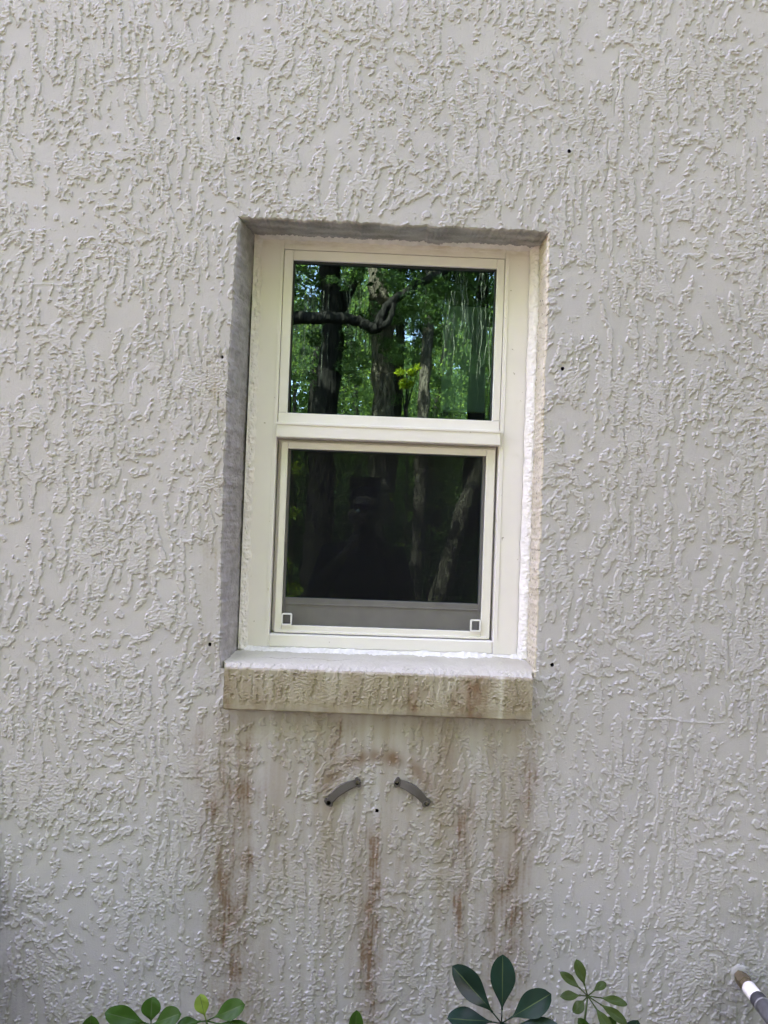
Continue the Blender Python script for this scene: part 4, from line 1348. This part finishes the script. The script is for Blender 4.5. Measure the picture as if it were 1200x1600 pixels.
    cl = []
    for _ in range(560):                       # straight behind the trees, seen in the glass
        y = rng.uniform(-44, -17); x = rng.uniform(-0.42, 0.42) * -y + 0.06 * -y
        z = rng.uniform(0.0, 1) ** 1.6 * (5.5 + 0.28 * -y)
        cl.append((x, y, z, rng.uniform(.7, 1.6)))
    v, q = leaf_cloud([c[:3] for c in cl], [c[3] for c in cl], 230000, .075, rng)
    cl = []
    for _ in range(420):                       # the sides
        a = rng.uniform(-80, 80); d = rng.uniform(13, 24)
        if abs(a) < 14: continue
        x = d * math.sin(R(a)); y = -d * math.cos(R(a)) - 0.5
        cl.append((x, y, rng.uniform(0, 1) * (19.0 if a > 12 else 8.0), rng.uniform(1.0, 2.2)))
    for _ in range(260):                       # crowns over the yard
        y = rng.uniform(-15, -6.5); x = rng.uniform(-9, 10)
        cl.append((x, y, rng.uniform(7.0, 13.0), rng.uniform(.8, 1.5)))
    v2, q2 = leaf_cloud([c[:3] for c in cl], [c[3] for c in cl], 95000, .19, rng)
    cl = []
    for _ in range(760):                       # the back of the woods, thick down to the ground
        x = rng.uniform(-17, 19); top = 15.5 + 2.6 * math.sin(1.1 * x + 2) + 1.8 * math.sin(2.7 * x + 1)
        cl.append((x, rng.uniform(-52, -44), rng.uniform(0, 1) * top, rng.uniform(.9, 1.7)))
    v3, q3 = leaf_cloud([c[:3] for c in cl], [c[3] for c in cl], 130000, .19, rng)
    cl = [(rng.uniform(-22, 24), rng.uniform(-60, -55), rng.uniform(0, 14.5 + 2.5 * math.sin(k * 1.3)), rng.uniform(1.0, 2.0)) for k in range(620)]
    v4, q4 = leaf_cloud([c[:3] for c in cl], [c[3] for c in cl], 70000, .36, rng)
    q3 = np.vstack([q3, q4 + len(v3)]); v3 = np.vstack([v3, v4])
    q2 = np.vstack([q2, q3 + len(v2)]); v2 = np.vstack([v2, v3])
    q = np.vstack([q, q2 + len(v)]); v = np.vstack([v, v2])
    tv, tq = trunk_mesh([([(x, y, -.1), (x + rng.uniform(-.4, .4), y, 5), (x + rng.uniform(-1, 1), y, 12)], rng.uniform(.12, .25), .06, 10)
                         for x, y in ((rng.uniform(-.4, .5) * -yy, yy) for yy in rng.uniform(-40, -15, 46))], 8, .05, rng)
    nv = len(v)
    allv = np.vstack([v, tv]); me = bpy.data.meshes.new("woods")
    faces = [tuple(int(i) for i in f) for f in q] + [tuple(dict.fromkeys(int(i) + nv for i in f)) for f in tq]
    me.from_pydata([tuple(p) for p in allv], [], faces)
    idx = np.zeros(len(faces), np.int32); idx[len(q):] = 1
    me.polygons.foreach_set("material_index", idx)
    o = link_mesh("woods", me, [M['woodleaf'], M['bark']])
    tag(o, "sunlit woods seen mirrored between the nearer trunks", "woods", kind='stuff')


build_trees()

# ------------------------------------------------------------------ the photographer, mirrored in the dark lower pane
def skin_mesh(name, verts, edges, radii, mat_, parent, root=0, sub=2):
    me = bpy.data.meshes.new(name)
    me.from_pydata(verts, edges, [])
    o = link_mesh(name, me, mat_, parent)
    md = o.modifiers.new("skin", 'SKIN')
    md.use_smooth_shade = True
    for i, r in enumerate(radii):
        sv = me.skin_vertices[0].data[i]
        sv.radius = r if isinstance(r, tuple) else (r, r)
        sv.use_root = (i == root)
    ss = o.modifiers.new("smooth", 'SUBSURF')
    ss.levels = sub; ss.render_levels = sub
    return o


def build_person():
    px, py = -0.02, -2.16
    t = empty("person", (px, py, 0))
    tag(t, "person in dark clothes holding up a phone, faintly mirrored in the lower pane", "person")
    V, E, Rr = [], [], []

    def chain(start, pts):
        prev = start
        for p, r in pts:
            V.append(p); Rr.append(r); i = len(V) - 1
            if prev is not None: E.append((prev, i))
            prev = i
        return prev
    pel = chain(None, [((px, py, 0.95), (.155, .105))])
    ch = chain(pel, [((px, py + .005, 1.08), (.135, .095)), ((px, py, 1.25), (.155, .105)), ((px, py - .01, 1.40), (.135, .09))])
    neck = chain(ch, [((px, py, 1.485), .055), ((px, py + .02, 1.545), .056)])
    chain(neck, [((px, py + .035, 1.60), (.068, .080)), ((px, py + .03, 1.665), (.076, .092)), ((px, py + .02, 1.72), (.060, .075))])
    nose = chain(neck + 1, [((px, py + .125, 1.612), .012)])
    for sx in (-1, 1):
        hp = chain(pel, [((px + sx * .095, py, .88), .088), ((px + sx * .105, py + .015, .50), .058), ((px + sx * .11, py - .01, .10), .040), ((px + sx * .115, py + .03, .035), .038), ((px + sx * .125, py + .14, .028), .030)])
        wr = chain(ch, [((px + sx * .17, py, 1.405), .058), ((px + sx * .235, py + .06, 1.19), .043), ((sx * .115, -1.80, 1.405), .027)])
        palm = chain(wr, [((sx * .072, -1.735, 1.455), (.036, .016))])
        for k, (dz, ln) in enumerate(((.040, .95), (.022, 1.0), (.004, .95), (-.014, .8))):
            chain(palm, [((sx * .056, -1.716, 1.462 + dz), .0085), ((sx * (.046), -1.700, 1.466 + dz * 1.05), .008), ((sx * (.046 - .022 * ln), -1.6965, 1.468 + dz * 1.1), .007)] if False else
                  [((sx * .058, -1.722, 1.460 + dz), .0085), ((sx * .047, -1.7045, 1.465 + dz), .0080), ((sx * (.047 - .016 * ln), -1.6945 - .001, 1.468 + dz), .0068)])
        chain(palm, [((sx * .058, -1.742, 1.425), .011), ((sx * .040, -1.732, 1.418), .0095), ((sx * .022, -1.722, 1.428), .008)])
        V.append((px + sx * .080, py + .02, 1.625)); Rr.append((.012, .024)); E.append((neck + 1, len(V) - 1))
    skin_mesh("body", V, E, Rr, M['skin'], t)
    # clothes
    V, E, Rr = [], [], []
    b = chain(None, [((px, py, 0.93), (.172, .122))])
    c = chain(b, [((px, py + .005, 1.08), (.152, .112)), ((px, py, 1.25), (.172, .122)), ((px, py - .01, 1.405), (.150, .105)), ])
    chain(c, [((px, py, 1.475), .066)])
    for sx in (-1, 1):
        chain(c, [((px + sx * .175, py, 1.405), .072), ((px + sx * .238, py + .06, 1.185), .057), ((px + sx * .16, py + .22, 1.315), .046), ((sx * .122, -1.815, 1.397), .037)])
    skin_mesh("shirt", V, E, Rr, M['shirt'], t)
    V, E, Rr = [], [], []
    b = chain(None, [((px, py, 0.94), (.168, .118))])
    for sx in (-1, 1):
        chain(b, [((px + sx * .095, py, .86), .102), ((px + sx * .105, py + .015, .50), .075), ((px + sx * .11, py - .005, .07), .062)])
    skin_mesh("trousers", V, E, Rr, M['trousers'], t)
    V, E, Rr = [], [], []
    b = chain(None, [((px, py - .01, 1.712), (.079, .088))])
    chain(b, [((px, py - .045, 1.66), (.080, .070)), ((px, py - .055, 1.58), (.066, .045))])
    chain(b, [((px, py + .05, 1.728), (.066, .040))])
    skin_mesh("hair", V, E, Rr, M['hair'], t)
    for sx in (-1, 1):
        bm = bmesh.new()
        bmesh.ops.create_uvsphere(bm, u_segments=12, v_segments=8, radius=0.0125)
        for v in bm.verts:
            v.co += Vector((px + sx * .032, py + .108, 1.632))
        bm_obj("eye", bm, M['clip'], t, True)
    bm = bmesh.new()
    box(bm, px - .026, px + .026, py + .108, py + .118, 1.566, 1.575, 0.004)
    bm_obj("mouth", bm, M['skin'], t, True)
    # phone
    ph = empty("phone", (0, -1.712, 1.49))
    tag(ph, "dark phone held upright in both hands, its back towards the wall", "phone")
    bm = bmesh.new()
    box(bm, -0.037, 0.037, -1.7145, -1.7065, 1.415, 1.566, 0.003, 3)
    bm_obj("case", bm, M['phone'], ph)
    bm = bmesh.new()
    box(bm, -0.0345, 0.0345, -1.7152, -1.7147, 1.419, 1.562)
    bm_obj("screen", bm, M['phone'], ph)
    bm = bmesh.new()
    lathe(bm, [(0, .0075), (.0018, .0075), (.0020, .0060)], 20, ((0, -1.7064, 1.55), (0, -1.70, 1.55)))
    bm_obj("lens", bm, M['gasket'], ph, True)


build_person()
